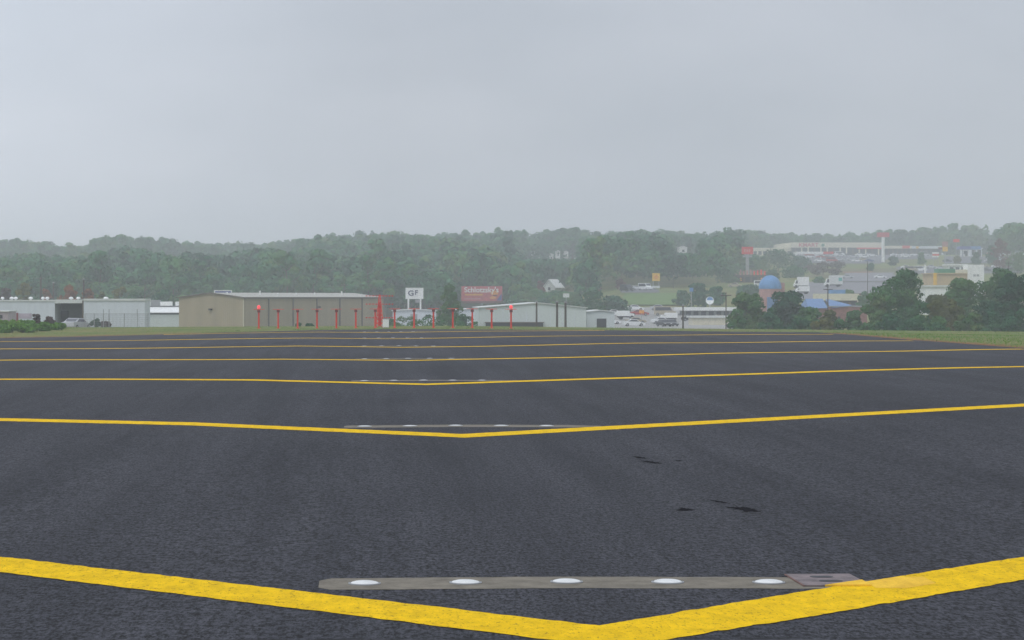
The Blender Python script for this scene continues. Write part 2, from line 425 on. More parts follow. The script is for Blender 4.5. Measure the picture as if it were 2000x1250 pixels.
# ------------------------------------------------------------------ draped sheets (roads, yards, lots)
def drape(name, x0, x1, y0, y1, mat, dz=.25, taper=None, st=8, lab=None):
    xs = np.linspace(0, 1, max(3, int(abs(x1-x0)/st))); ys = np.linspace(y0, y1, max(3, int((y1-y0)/st)))
    S, Yg = np.meshgrid(xs, ys)
    a, c = (taper or ((x0, x1), (x0, x1)))
    tt = (Yg-y0)/(y1-y0)
    wob = 1.2*np.sin(Yg*.11)*(S-.5)
    Xg = (a[0]*(1-tt)+c[0]*tt)*(1-S)+(a[1]*(1-tt)+c[1]*tt)*S+wob
    Z = gz(Xg, Yg)+dz
    v = np.stack([Xg, Yg, Z], -1).reshape(-1, 3); nx = len(xs); ny = len(ys)
    i = np.arange((ny-1)*nx).reshape(ny-1, nx)[:, :-1].ravel(); f = np.stack([i, i+1, i+nx+1, i+nx], -1)
    me = bpy.data.meshes.new(name); me.from_pydata(v.tolist(), [], f.tolist()); me.materials.append(mat); me.update()
    return structure(link(name, me))
def dpx(name, pl, pr, y0, y1, mat, pl2=None, pr2=None, dz=.25):
    return drape(name, XP(pl, y0), XP(pr, y0), y0, y1, mat, dz, ((XP(pl, y0), XP(pr, y0)), (XP(pl2 or pl, y1), XP(pr2 or pr, y1))))
LOT = .25
dpx('yard', 1180, 1500, 425, 640, M['yard'], 1200, 1440)
dpx('yard', 720, 1000, 470, 600, M['yard'])
dpx('lawn', 1225, 1325, 655, 740, M['lawn'], 1215, 1330, .3)
dpx('road', 1540, 1760, 700, 860, M['road'], 1560, 1740)
dpx('road', 1640, 1760, 866, 975, M['road'], 1650, 1745, .3)
dpx('verge', 1648, 1700, 977, 990, M['clay'], 1650, 1702, .3)
dpx('parking_lot', 1560, 1720, 1120, 1385, M['lot'], 1540, 1760)
dpx('parking_lot', 1725, 1830, 1200, 1400, M['lot'], 1720, 1830)
dpx('parking_lot', 1752, 1995, 960, 1062, M['lot'], 1752, 1995)
dpx('road', 1752, 1990, 800, 820, M['road'])
dpx('parking_lot', 1845, 1990, 1130, 1280, M['lot'])
dpx('parking_lot', 1215, 1285, 745, 790, M['lot'])

# ------------------------------------------------------------------ vegetation
def crown_arrays(seed, kind, Ht, R, nq, qs, jit=.55):
    r = np.random.default_rng(seed)
    lobes = []
    if kind == 'broad':
        nl = r.integers(16, 24)
        for _ in range(nl):
            th = r.uniform(0, 2*np.pi); ph = r.uniform(-.5, 1); rr = r.uniform(.35, .95)*R
            lobes.append((rr*np.cos(th)*np.sqrt(1-.5*max(ph, 0)**2)*.9, rr*np.sin(th)*.9, Ht*(.55+.33*ph)+r.normal(0, .03)*Ht, R*r.uniform(.28, .5)))
        lobes.append((0, 0, Ht*.62, R*.62)); lobes.append((r.normal(0, .15)*R, r.normal(0, .15)*R, Ht*.86, R*.40))
    elif kind == 'full':
        for _ in range(46):
            z = r.uniform(.10, .93)*Ht; lim = R*math.sqrt(max(.08, 1-((z/Ht-.30)/.74)**2)); th = r.uniform(0, 2*np.pi); lr = R*r.uniform(.16, .40)
            rr = max(0, lim*r.uniform(.35, 1.12)-lr*.6)
            lobes.append((rr*np.cos(th), rr*np.sin(th), min(z, Ht-lr*.8), lr))
        lobes.append((0, 0, Ht*.45, R*.5)); lobes.append((r.normal(0, .10)*R, 0, Ht*.80, R*.34)); lobes.append((0, 0, Ht*.2, R*.6))
    elif kind == 'pine':
        nl = r.integers(9, 14)
        for k in range(nl):
            th = r.uniform(0, 2*np.pi); z = r.uniform(.52, .98); rr = R*(1.15-z)*r.uniform(.4, 1.7)
            lobes.append((rr*np.cos(th), rr*np.sin(th), Ht*z-R*.2, R*r.uniform(.26, .46)))
    elif kind == 'cone':
        for k in range(26):
            z = .06+.9*k/26; rr = R*(1-z)*r.uniform(.3, .95); th = r.uniform(0, 2*np.pi)
            lobes.append((rr*np.cos(th), rr*np.sin(th), Ht*z, R*(.20+.33*(1-z))))
    elif kind == 'bush':
        for k in range(14):
            th = r.uniform(0, 2*np.pi); rr = R*np.sqrt(r.uniform(0, 1))*.8
            lobes.append((rr*np.cos(th), rr*np.sin(th), Ht*r.uniform(.2, .72), R*r.uniform(.22, .42)))
    L = np.array(lobes)
    wts = L[:, 3]**2; wts /= wts.sum()
    li = r.choice(len(L), nq, p=wts)
    d = r.normal(0, 1, (nq, 3)); d /= np.linalg.norm(d, axis=1)[:, None]
    flip = (d[:, 2] < -.2) & (r.random(nq) < .6); d[flip, 2] *= -1
    rad = L[li, 3]*r.uniform(.72, 1.12, nq)
    c = L[li, :3]+d*rad[:, None]*np.array([1, 1, .78])
    zmax = Ht*1.02; c[:, 2] = np.clip(c[:, 2], .02*Ht if kind in ('bush', 'cone', 'full') else .16*Ht, zmax)
    nrm = d+r.normal(0, jit, (nq, 3)); nrm /= np.linalg.norm(nrm, axis=1)[:, None]
    t = np.cross(nrm, r.normal(0, 1, (nq, 3))); t /= np.linalg.norm(t, axis=1)[:, None]
    b = np.cross(nrm, t)
    s = qs*r.uniform(.55, 1.3, nq)[:, None]
    q = np.stack([c+t*s*.6, c+b*s*.45, c-t*s*.6, c-b*s*.45], 1)
    tint = np.clip(.45+r.normal(0, .06, nq)+np.repeat(r.normal(0, .10, len(L))[None], 1, 0)[0][li], 0, 1)
    return q, tint
def leaf_mesh(name, q, tint, mat):
    n = len(q); me = bpy.data.meshes.new(name)
    me.vertices.add(n*4); me.vertices.foreach_set('co', q.reshape(-1).astype(np.float32))
    me.loops.add(n*4); me.loops.foreach_set('vertex_index', np.arange(n*4, dtype=np.int32))
    me.polygons.add(n); me.polygons.foreach_set('loop_start', np.arange(0, n*4, 4, dtype=np.int32))
    try: me.polygons.foreach_set('loop_total', np.full(n, 4, dtype=np.int32))
    except Exception: pass
    me.materials.append(mat)
    a = me.attributes.new('tint', 'FLOAT', 'POINT'); a.data.foreach_set('value', np.repeat(tint, 4).astype(np.float32))
    me.update(calc_edges=True); return me
def trunk_mb(Ht, r0, seed, kind):
    b = MB(); r = random.Random(seed); x = y = 0; n = 5; top = Ht*(.9 if kind in ('pine', 'cone') else .7)
    pts = [(0, 0, -.5)]
    for i in range(n):
        x += r.uniform(-.02, .02)*Ht; y += r.uniform(-.02, .02)*Ht; pts.append((x, y, top*(i+1)/n))
    for i in range(n): b.tube(pts[i], pts[i+1], r0*(1-i/n*.75), r0*(1-(i+1)/n*.75), 7)
    if kind != 'cone':
        for k in range(6):
            p = pts[2+k % 3]; th = r.uniform(0, 6.28); l = Ht*r.uniform(.16, .28)
            b.tube(p, (p[0]+l*math.cos(th), p[1]+l*math.sin(th), p[2]+l*.7), r0*.4, r0*.08, 5)
    return b
def hull_key(px, Y): return px
_tree_cache = {}
def tree_thing(name, kind, px, Y, pytop, Wpx, leaf, label, group=None, nq=3500, qs=.34, seed=None, cat='tree', base=None, depth=0):
    X = XP(px, Y); z0 = g(X, Y)-.1 if base is None else base; Ht = ZP(pytop, Y)-z0; R = Wpx*Y/F/2
    seed = seed or int(px*7+Y)
    t = thing(name, label, cat, (X, Y, z0), 0, group)
    q, ti = crown_arrays(seed, kind, Ht*(1.18 if kind == 'bush' else 1), R*.92, nq, qs)
    me = leaf_mesh('crown', q, ti, M[leaf]); link('crown' if kind != 'bush' else 'foliage', me, t)
    if kind != 'bush':
        trunk_mb(Ht, max(.12, Ht*.022), seed, kind).obj('trunk', M['bark'], t)
    else:
        b = MB(); r = random.Random(seed)
        for k in range(7): b.tube((r.uniform(-.2, .2)*R, r.uniform(-.2, .2)*R, -.1), (r.uniform(-.6, .6)*R, r.uniform(-.6, .6)*R, Ht*.6), .04, .015, 5)
        b.obj('stem', M['bark'], t)
    return t
# near trees on the right, below the plateau edge
NT = [
 ('broadleaf_tree', 'full', 1463, 400, 571, 92, 'leaf_near', 'round green tree left of the conical tree, before the pale yard'),
 ('broadleaf_tree', 'full', 1543, 405, 559, 88, 'leaf_dark', 'dark tree standing before the blue domed tower'),
 ('broadleaf_tree', 'full', 1582, 385, 598, 64, 'leaf_near', 'low dark green tree at the foot of the blue roof'),
 ('small_tree', 'full', 1622, 372, 606, 44, 'leaf_olive', 'small yellowing tree before the brick wall'),
 ('small_tree', 'full', 1668, 372, 606, 50, 'leaf_near', 'small green tree before the right end of the brick wall'),
 ('broadleaf_tree', 'full', 1757, 372, 524, 130, 'leaf_near', 'large broad tree before the asphalt road, tallest of the near trees'),
 ('broadleaf_tree', 'full', 1718, 352, 572, 84, 'leaf_near', 'low leafy tree under the left side of the large broad tree'),
 ('broadleaf_tree', 'full', 1876, 388, 543, 92, 'leaf_near', 'round tree before the tan building with white tower'),
 ('broadleaf_tree', 'full', 1948, 395, 522, 112, 'leaf_near', 'tall tree right of the white tower, olive at the top'),
 ('broadleaf_tree', 'full', 1984, 350, 533, 96, 'leaf_dark', 'dark dense tree at the right edge of the photo'),
 ('broadleaf_tree', 'full', 1930, 345, 582, 70, 'leaf_dark', 'low dark tree just left of the dense edge tree'),
 ('dark_tree', 'full', 879, 455, 553, 58, 'leaf_near', 'narrow dark tree between the white sign and the red billboard'),
 ('broadleaf_tree', 'full', 1364, 640, 553, 62, 'leaf_dark', 'dark tree on the far side of the yard, left of the round sign'),
 ('broadleaf_tree', 'full', 1331, 655, 568, 34, 'leaf_dark', 'small dark tree at the right end of the lawn'),
 ('broadleaf_tree', 'full', 1400, 660, 560, 40, 'leaf', 'green tree behind the round blue and white sign'),
 ('broadleaf_tree', 'full', 1150, 600, 566, 74, 'leaf_dark', 'dark tree behind the right end of the grey metal barn'),
 ('broadleaf_tree', 'full', 1200, 610, 578, 70, 'leaf_dark', 'low dark tree left of the hillside lawn'),
 ('autumn_tree', 'full', 134, 560, 551, 44, 'leaf_orange', 'rust orange tree behind the long pale warehouse'),
 ('autumn_tree', 'full', 172, 575, 562, 36, 'leaf_orange', 'small orange tree right of the bare wooden pole'),
 ('autumn_tree', 'full', 232, 590, 558, 46, 'leaf_olive', 'olive brown tree above the right half of the pale warehouse'),
 ('olive_tree', 'full', 198, 565, 566, 34, 'leaf_olive', 'yellow green tree between the orange tree and the olive brown one'),
 ('olive_tree', 'full', 48, 570, 550, 44, 'leaf_olive', 'olive tree behind the left half of the warehouse'),
 ('broadleaf_tree', 'full', 12, 575, 560, 46, 'leaf_brown', 'brownish tree behind the far left end of the warehouse'),
 ('autumn_tree', 'full', 92, 600, 560, 26, 'leaf_orange', 'thin rust tree between the two dark poles'),
 ('broadleaf_tree', 'full', 268, 610, 566, 50, 'leaf_near', 'green tree behind the white flat roofed block'),
 ('broadleaf_tree', 'full', 320, 615, 562, 60, 'leaf', 'green tree left of the tan hangar roof'),
 ('red_tree', 'full', 1055, 800, 546, 26, 'leaf_red', 'dull red tree touching the left of the white gabled house'),
 ('red_tree', 'full', 1163, 800, 549, 22, 'leaf_red', 'small dark red tree in the wood right of the white house'),
 ('red_tree', 'full', 1212, 790, 545, 20, 'leaf_red', 'narrow red tree left of the yellow sign'),
 ('autumn_tree', 'full', 1952, 1000, 462, 40, 'leaf_red', 'reddish tree at the right of the hillside, above the car lot'),
 ('broadleaf_tree', 'full', 1988, 960, 492, 50, 'leaf_near', 'green tree high at the right edge above the near trees'),
 ('broadleaf_tree', 'full', 1938, 1080, 476, 30, 'leaf_dark', 'dark tree beside the small red roof'),
 ('dark_tree', 'full', 1520, 1000, 487, 84, 'leaf', 'large green tree in front of the low wing of the store'),
 ('broadleaf_tree', 'full', 1563, 1030, 500, 50, 'leaf_dark', 'dark tree below the store front, left of the brown brush'),
 ('broadleaf_tree', 'full', 1478, 1010, 497, 56, 'leaf', 'green tree behind the pole of the square red sign'),
 ('broadleaf_tree', 'full', 1548, 920, 520, 60, 'leaf', 'dark green tree above the white camper'),
 ('broadleaf_tree', 'full', 1508, 880, 526, 30, 'leaf_dark', 'small green tree right of the brown restaurant'),
 ('broadleaf_tree', 'full', 1425, 860, 516, 50, 'leaf', 'green tree left of the brown restaurant'),
 ('broadleaf_tree', 'full', 1466, 730, 556, 54, 'leaf', 'green tree below the brown restaurant'),
 ('small_tree', 'full', 1838, 380, 576, 84, 'leaf_olive', 'small olive tree before the low white shop wall'),
 ('hillside_tree', 'full', 1745, 1090, 500, 22, 'leaf_dark', 'small dark tree on the slope just right of the thick white sign pole'),
 ('hillside_tree', 'full', 1700, 1010, 514, 18, 'leaf', 'small tree at the top edge of the asphalt road'),
 ('hillside_tree', 'full', 1800, 1120, 492, 20, 'leaf', 'small tree before the dim shop row'),
 ('hillside_tree', 'full', 1905, 1110, 492, 22, 'leaf_dark', 'small dark tree below the blue canopy'),
 ('hillside_tree', 'full', 1870, 1080, 500, 18, 'leaf_olive', 'small yellowish tree left of the blue canopy'),
 ('hillside_tree', 'full', 1600, 850, 541, 26, 'leaf', 'small tree between the camper and the pale box truck'),
 ('hillside_tree', 'full', 1655, 690, 566, 30, 'leaf_near', 'tree on the verge below the asphalt road'),
 ('hillside_tree', 'full', 1688, 640, 570, 30, 'leaf_near', 'tree right of the beige kiosk'),
]
for (nm, k, px, Y, pt, w, leaf, lab) in NT:
    big = Y < 500
    tree_thing(nm, k, px, Y, pt, w, leaf, lab, nq=int(8500 if w > 80 and big else 4200 if big else 1500), qs=.36 if big else .6)
# undergrowth on the near right slope
SL = [(1640, 352, 622, 50, 'leaf_near', 'green bush under the small yellowing tree'), (1690, 340, 612, 66, 'leaf_near', 'leafy bush at the foot of the brick wall, left of the large tree'),
      (1745, 335, 606, 78, 'leaf_dark', 'dark bush beneath the large broad tree'), (1803, 345, 584, 84, 'leaf_near', 'bush right of the large broad tree trunk'),
      (1842, 338, 577, 80, 'leaf_olive', 'olive bush between the large tree and the round tree'), (1893, 332, 600, 70, 'leaf_near', 'bush under the round tree'),
      (1822, 328, 612, 90, 'leaf_near', 'low bush at the grass edge in the middle of the thicket'), (1940, 330, 606, 84, 'leaf_dark', 'dark bush under the tall tree near the edge'),
      (1990, 325, 596, 80, 'leaf_dark', 'dark bush at the right edge behind the grass'), (1598, 350, 622, 44, 'leaf_olive', 'yellow green bush before the blue roof'),
      (1440, 372, 612, 40, 'leaf_near', 'small bush at the left foot of the round green tree'), (1506, 366, 588, 62, 'leaf_dark', 'bush between the two trees before the domed tower'),
      (1560, 352, 618, 60, 'leaf_dark', 'dark bush below the dark tree by the domed tower'), (1770, 322, 622, 90, 'leaf_dark', 'low dark bush before the large broad tree at the grass edge')]
for (px, Y, pt, w, leaf, lab) in SL:
    tree_thing('bush', 'bush', px, Y, pt, w, leaf, lab, 'bushes filling the thicket on the right', 2600, .32, cat='bush')
BL = [(6, 262, 627, 42, 'leaf_bank', 'leafy green mound at the far left edge of the bank'), (34, 258, 624, 46, 'leaf_bank', 'bright leafy bush on the bank before the dark red door'),
      (62, 262, 626, 44, 'leaf_bank', 'green bush in the middle of the left bank'), (88, 256, 632, 40, 'leaf_bank', 'low green bush left of the parked pale car'),
      (112, 262, 630, 34, 'leaf_bank', 'low green bush touching the front of the pale car'), (48, 250, 634, 60, 'leaf_bank', 'front green bush low against the pavement edge'),
      (14, 250, 636, 50, 'leaf_bank', 'lowest bush at the left edge of the pavement'),
      (188, 300, 622, 26, 'leaf_dark', 'dark bush inside the wire fence'), (206, 305, 626, 22, 'leaf_brown', 'brownish bush inside the wire fence'),
      (70, 300, 610, 18, 'leaf_brown', 'bare brownish shrub against the pale warehouse wall'), (96, 300, 618, 26, 'leaf_brown', 'low brown scrub before the pale wall corner'),
      (375, 320, 634, 40, 'leaf_near', 'low weeds at the foot of the tan gable'),
      (578, 330, 629, 24, 'leaf_near', 'left green bush before the tan hangar wall'), (606, 330, 630, 28, 'leaf_dark', 'right green bush before the tan hangar wall'),
      (790, 400, 607, 66, 'leaf_near', 'green bush right of the second post after the red mast'), (766, 400, 610, 40, 'leaf_dark', 'dark bush just right of the white cabinet'),
      (828, 395, 614, 84, 'leaf_near', 'low wide bush before the pale shed'), (868, 390, 609, 74, 'leaf_near', 'bush at the foot of the narrow dark tree'),
      (900, 395, 606, 60, 'leaf_near', 'bush right of the narrow dark tree'), (914, 385, 618, 50, 'leaf_near', 'low bush left of the grey metal barn')]
for (px, Y, pt, w, leaf, lab) in BL:
    b0 = None
    if 565 < px < 620: b0 = g(XP(px, 310), 310)-.1
    tree_thing('bush', 'bush', px, Y if b0 is None else 310, pt, w, leaf, lab, None, 1800 if Y > 280 else 3000, .2 if Y < 280 else .24, cat='bush', base=b0)
for i, (px, Y, pt, w) in enumerate(((1585, 1010, 514, 34), (1610, 1020, 512, 40), (1637, 1030, 512, 36), (1600, 960, 522, 40), (1630, 955, 526, 30))):
    tree_thing('brush_clump', 'bush', px, Y, pt, w, 'leaf_brown', 'brown autumn brush on the slope below the store car lot', 'brown brush clumps on the store slope', 700, .6, cat='brush')

# the hillside wood
protoK = ['broad']*6+['pine']*3
protos = []
for i, k in enumerate(protoK):
    Ht = 16. if k == 'broad' else 20.; R = 5.4 if k == 'broad' else 4.2
    q, ti = crown_arrays(900+i, k, Ht, R, 640 if k == 'broad' else 440, 1.25, .16)
    protos.append((k, Ht, q, ti))
hero = []
for i, k in enumerate(protoK):
    Ht = 16. if k == 'broad' else 20.; R = 5.4 if k == 'broad' else 4.2
    q, ti = crown_arrays(300+i, k, Ht, R, 1500 if k == 'broad' else 1000, .80, .22)
    me = leaf_mesh('hill_tree', q, ti, M['leaf'])
    # trunk faces joined to the crown of the small far trees
    tb = trunk_mb(Ht, .3, i, k).mesh('t', M['bark'])
    import bmesh
    bm = bmesh.new(); bm.from_mesh(me); n0 = len(bm.faces); bm.from_mesh(tb); bm.faces.ensure_lookup_table()
    for f in bm.faces[n0:]: f.material_index = 1
    bm.to_mesh(me); bm.free(); me.materials.append(M['bark']); bpy.data.meshes.remove(tb)
    hero.append((k, Ht, me))
def wooded(px, Y):
    if Y < 690: return False
    if px < 1190: return True
    if Y > 1440: return True
    if px < 1430: return Y > 800
    if px < 1480: return Y > 905
    if px < 1560: return Y > 1040 and Y < 1330
    if px > 1965: return Y > 1120
    return False
# windows through the wood: (px0, px1, lowest py that must stay open, distance of what shows)
GAPS = [(893, 989, 593, 765), (1034, 1120, 503, 1215), (1324, 1346, 493, 1150), (1056, 1092, 566, 850), (1268, 1296, 568, 795), (1210, 1290, 594, 795), (1444, 1474, 540, 905), (1466, 1552, 497, 1380), (1340, 1360, 572, 660)]
Q = []; T = []; nh = 0
ind_front, ind_sky = [], []
Y = 700.
row = 0
TB = ([-200, 0, 60, 130, 160, 200, 270, 330, 440, 500, 560, 640, 800, 900, 1000, 1120, 1160, 1200, 1300, 1380, 1450, 1520, 1640, 1700, 1760, 1900, 2000, 2200],
      [462, 462, 468, 486, 484, 460, 463, 468, 480, 481, 468, 460, 456, 460, 450, 446, 466, 462, 455, 466, 452, 452, 464, 458, 445, 441, 441, 441])
TF = ([-200, 0, 40, 70, 110, 150, 200, 260, 310, 345, 380, 440, 480, 520, 560, 600, 630, 660, 700, 760],
      [510, 508, 500, 496, 505, 500, 492, 483, 484, 502, 494, 500, 492, 482, 487, 480, 484, 500, 506, 480])
while Y < 1640:
    sp = 8.6 if Y < 1000 else 9.6
    x = XP(-150, Y)+(row % 2)*sp/2
    while x < XP(2150, Y):
        X = x+rng.normal(0, 1.6); YY = Y+rng.normal(0, 1.8); x += sp
        px = PX0+F*X/YY
        if not wooded(px, YY): continue
        if px < 640+60*math.sin(YY*.01) and 985 < YY < 1270: continue
        ki = rng.integers(0, 6) if rng.random() < .76 else rng.integers(6, 9)
        k, Ht, q, ti = protos[ki]
        s = rng.uniform(.74, 1.14)*(1+.13*math.sin(px*.031+YY*.013)+.08*math.sin(px*.083+YY*.031+2))
        if px > 1400 and YY > 1440: s *= rng.uniform(.85, 1.05)
        z0 = g(X, YY)-.4
        # the photo's skyline bounds the crowns
        top = float(np.interp(px, *(TB if (px > 700 or YY > 1000) else TF)))+rng.normal(0, 3.6) - (9 if rng.random() < .06 else 0)
        pyt = PYH-(z0+Ht*s-H)*F/YY
        if pyt < top: s *= max(.35, (ZP(top, YY)-z0)/(Ht*s))
        pyt = PYH-(z0+Ht*s-H)*F/YY
        hw = 6*s*F/YY
        bad = False
        for (a, b_, py, dist) in GAPS:
            if px+hw > a and px-hw < b_ and YY < dist+6 and pyt < py:
                s2 = (ZP(py+rng.uniform(0, 11), YY)-z0)/Ht
                if s2 < .3: bad = True
                else: s = min(s, s2)
        if bad: continue
        rot = rng.uniform(0, 6.28)
        sxy = s**.6*rng.uniform(.85, 1.15)
        pyt = PYH-(z0+Ht*s-H)*F/YY
        if YY < 760 and px < 1200 and len(ind_front) < 120: ind_front.append((X, YY, z0, s, sxy, rot, ki, px)); continue
        if pyt < top+3 and YY > 1100 and rng.random() < .5 and len(ind_sky) < 150 and 0 < px < 2000: ind_sky.append((X, YY, z0, s, sxy, rot, ki, px)); continue
        c, sn = math.cos(rot), math.sin(rot)
        p = q*np.array([sxy, sxy, s]); p = np.stack([p[..., 0]*c-p[..., 1]*sn+X, p[..., 0]*sn+p[..., 1]*c+YY, p[..., 2]+z0], -1)
        base = rng.normal(-.03, .22)+(.3 if rng.random() < .10 else 0)
        Q.append(p); T.append(np.clip(ti+base, 0, 1)); nh += 1
    Y += sp*.92; row += 1
wood = link('wood', leaf_mesh('wood', np.concatenate(Q), np.concatenate(T), M['leaf']))
wood['kind'] = 'stuff'; wood['label'] = 'dense hazy mixed wood covering the hillside'
for lst, lab, grp in ((ind_front, 'tree in the lowest front row of the hillside wood, behind the buildings', 'trees in the front row of the hillside wood'),
                      (ind_sky, 'pale hazy tree whose crown makes the skyline of the far wooded ridge', 'skyline trees on the far ridge')):
    for (X, YY, z0, s, sxy, rot, ki, px) in lst:
        k, Ht, me = hero[ki]
        o = link('pine_tree' if k == 'pine' else 'broadleaf_tree', me, None, (X, YY, z0), rot); o.scale = (sxy, sxy, s)
        tag(o, ('tall thin ' if k == 'pine' else 'rounded ')+lab, 'tree', ('tall thin ' if k == 'pine' else 'rounded ')+grp)
for i, (px, pt, wk) in enumerate(((136, 473, 1.0), (152, 479, .8), (187, 464, 1.1), (207, 459, 1.3), (225, 461, 1.2), (236, 455, 1.35), (253, 463, .9), (281, 461, 1.1), (1118, 443, 1.3), (908, 446, .9), (1023, 447, .9), (1302, 448, 1.0), (1737, 447, .8), (1885, 438, 1.3), (1838, 440, 1.2), (1660, 452, 1.0))):
    YY = 1235. if px < 1150 else 1480.; X = XP(px, YY); z0 = g(X, YY)-.3; Ht = ZP(pt, YY)-z0
    ki = [6, 7, 8, 2][i % 4]; k, H0, me = hero[ki]
    o = link('pine_tree' if k == 'pine' else 'broadleaf_tree', me, None, (X, YY, z0), i*1.3); o.scale = (wk*.95, wk*.95, Ht/H0)
    kind_ = 'tall pine' if k == 'pine' else 'tall rounded tree'
    tag(o, kind_+(' standing clear of the ridge line above the long warehouse' if px < 400 else ' rising above the middle of the wooded ridge' if px < 1200 else ' rising above the trees behind the superstore'), 'tree', kind_+('s above the warehouse' if px < 400 else 's on the middle ridge' if px < 1200 else 's behind the superstore'))
print('wood trees', nh, 'front', len(ind_front), 'sky', len(ind_sky))

# grass blades along the pavement edges and the plateau rim
def grass_mesh():
    n = 60000; r = np.random.default_rng(3)
    X = np.concatenate([r.uniform(-75, 90, n//2), r.uniform(41.4, 90, n//3), r.uniform(-80, -36.6, n-n//2-n//3)])
    Yv = np.concatenate([225.5+r.random(n//2)*72, 150+r.random(n//3)*110, 190+r.random(n-n//2-n//3)*60])
    keep = ((X > 41.4+r.random(n)*3) | (X < -36.6-r.random(n)*1.5) | (Yv > 226+r.random(n)*5))
    X, Yv = X[keep], Yv[keep]; n = len(X); Z = gz(X, Yv)
    h = np.where(Yv > 226, r.uniform(.02, .09, n), r.uniform(.04, .15, n)); w = r.uniform(.02, .05, n); a = r.uniform(0, 6.28, n)
    p = np.stack([X, Yv, Z-.02], -1); d = np.stack([np.cos(a)*w, np.sin(a)*w, np.zeros(n)], -1)
    tip = p+np.stack([r.normal(0, .04, n), r.normal(0, .04, n), h], -1)
    q = np.stack([p-d, p+d, tip+d*.2, tip-d*.2], 1)
    return leaf_mesh('grass', q, np.clip(r.normal(.5, .2, n), 0, 1), M['leaf_bank'])
go = link('grass', grass_mesh()); go['kind'] = 'stuff'; go['label'] = 'short rough grass beside and beyond the runway end'

# ------------------------------------------------------------------ buildings
# 1. long pale warehouse (left)
Yw = 372.
t = thing('warehouse', 'long pale blue warehouse with white roof vents at the left', 'warehouse')
fz = g(XP(100, Yw), Yw)-.3; zt = ZP(585.5, Yw)
xa, xb, xc, xd = XP(-190, Yw), XP(107, Yw), XP(164, Yw), XP(283, Yw)
b = MB(); b.box(xa, xb, Yw, Yw+9, fz, zt-.25); b.box(xc, xd, Yw-.3, Yw+9, fz, zt-.15); b.box(xb+.003, xc-.003, Yw+7.5, Yw+9, fz, zt-.28, 1)
b.obj('wall', [M['pale_wall'], M['shade_wall']], t)
b = MB(); b.box(xa, xb, Yw-.12, Yw+9.2, zt-.24, zt-.02); b.box(xb+.01, xc-.01, Yw-.05, Yw+9.2, zt-.52, zt+.02); b.box(xc, xd+.1, Yw-.45, Yw+9.2, zt-.14, zt+.16)
b.obj('roof', M['pale_roof'], t)
b = MB(); b.box(XP(116.5, Yw+7.4), XP(134, Yw+7.4), Yw+7.40, Yw+7.49, fz, ZP(607, Yw+7.4)); b.obj('door', M['dark'], t, )
b = MB(); b.tube((xc-.12, Yw-.2, fz), (xc-.12, Yw-.2, zt-.1), .13, n=8); b.obj('downpipe', M['tan_trim'], t)
b = MB(); b.box(XP(20, Yw), XP(36, Yw), Yw-.06, Yw-.005, fz, ZP(611, Yw)); b.obj('door', M['dark_red'], t)['label'] = 'dark red door'
b = MB(); b.box(XP(37, Yw), XP(62, Yw), Yw-.05, Yw-.004, ZP(622, Yw), ZP(612, Yw)); b.obj('window', simple('pinkish_panel', (.42, .36, .42), .6), t)
for (px, wp) in ((5, 7), (23, 9), (31, 8), (60, 9), (84, 7), (92.5, 8), (139, 9), (153, 8), (207, 10)):
    Yv = Yw+8 if px in (60, 139, 207) else Yw+4; w = wp*Yv/F/2; x = XP(px, Yv)
    b = MB(); b.lathe([(w*.55, zt-.1), (w*.55, zt+.12), (w, zt+.13), (w, zt+.28), (w*.6, zt+.42), (.02, zt+.45)], 14, x, Yv)
    b.obj('roof_vent', M['white'], t)
# lean-to annex at the far left
b = MB(); Ya = 345.; z0 = g(XP(8, Ya), Ya)-.3
t = thing('shed', 'small pinkish lean-to shed against the left end of the warehouse', 'shed')
b.box(XP(-20, Ya), XP(16, Ya), Ya, Ya+8, z0, ZP(609, Ya)); b.obj('wall', simple('pink_grey', (.40, .34, .36), .7), t)
b = MB(); b.box(XP(-21, Ya), XP(17.5, Ya), Ya-.2, Ya+8.2, ZP(609, Ya)+.003, ZP(607, Ya)); b.obj('roof', M['pale_roof'], t)
b = MB(); b.box(XP(-8, Ya), XP(5, Ya), Ya-.05, Ya-.003, ZP(622, Ya), ZP(615, Ya)); b.obj('window', M['glass'], t)

# 2. white banded block
Yw = 535.; fz = g(XP(315, Yw), Yw)-.3
t = thing('white_block', 'white flat-roofed block with dark bands left of the tan hangar', 'building')
xa, xb = XP(272, Yw), XP(362, Yw)
b = MB(); b.box(xa, xb, Yw, Yw+14, fz, ZP(614.5, Yw)); b.obj('wall', M['grey_wall'], t)
b = MB(); b.box(xa, xb, Yw+.35, Yw+14, ZP(614.5, Yw)+.003, ZP(610, Yw)); b.obj('window_band', M['glass'], t)
b = MB(); b.add([(xa, Yw-.4, ZP(610, Yw)), (xb, Yw-.4, ZP(610, Yw)), (xb, Yw+5, ZP(600, Yw)), (xa, Yw+5, ZP(600, Yw)), (xa, Yw-.4, ZP(611, Yw)), (xb, Yw-.4, ZP(611, Yw)), (xb, Yw+5, ZP(611, Yw)), (xa, Yw+5, ZP(611, Yw))],
     [(0, 1, 2, 3), (4, 5, 1, 0), (5, 6, 2, 1), (7, 4, 0, 3), (6, 7, 3, 2)]); b.obj('roof', M['white'], t)
b = MB(); b.box(xa, xb, Yw+5.1, Yw+14, ZP(611, Yw), ZP(597.5, Yw)); b.obj('upper_wall', M['shade_wall'], t)
for (p0, p1) in ((283, 294), (313, 337), (342.5, 352)):
    b = MB(); b.box(XP(p0, Yw+5), XP(p1, Yw+5), Yw+4.95, Yw+5.09, ZP(597, Yw+5), ZP(589, Yw+5), 0); b.obj('parapet_panel', M['white'], t)
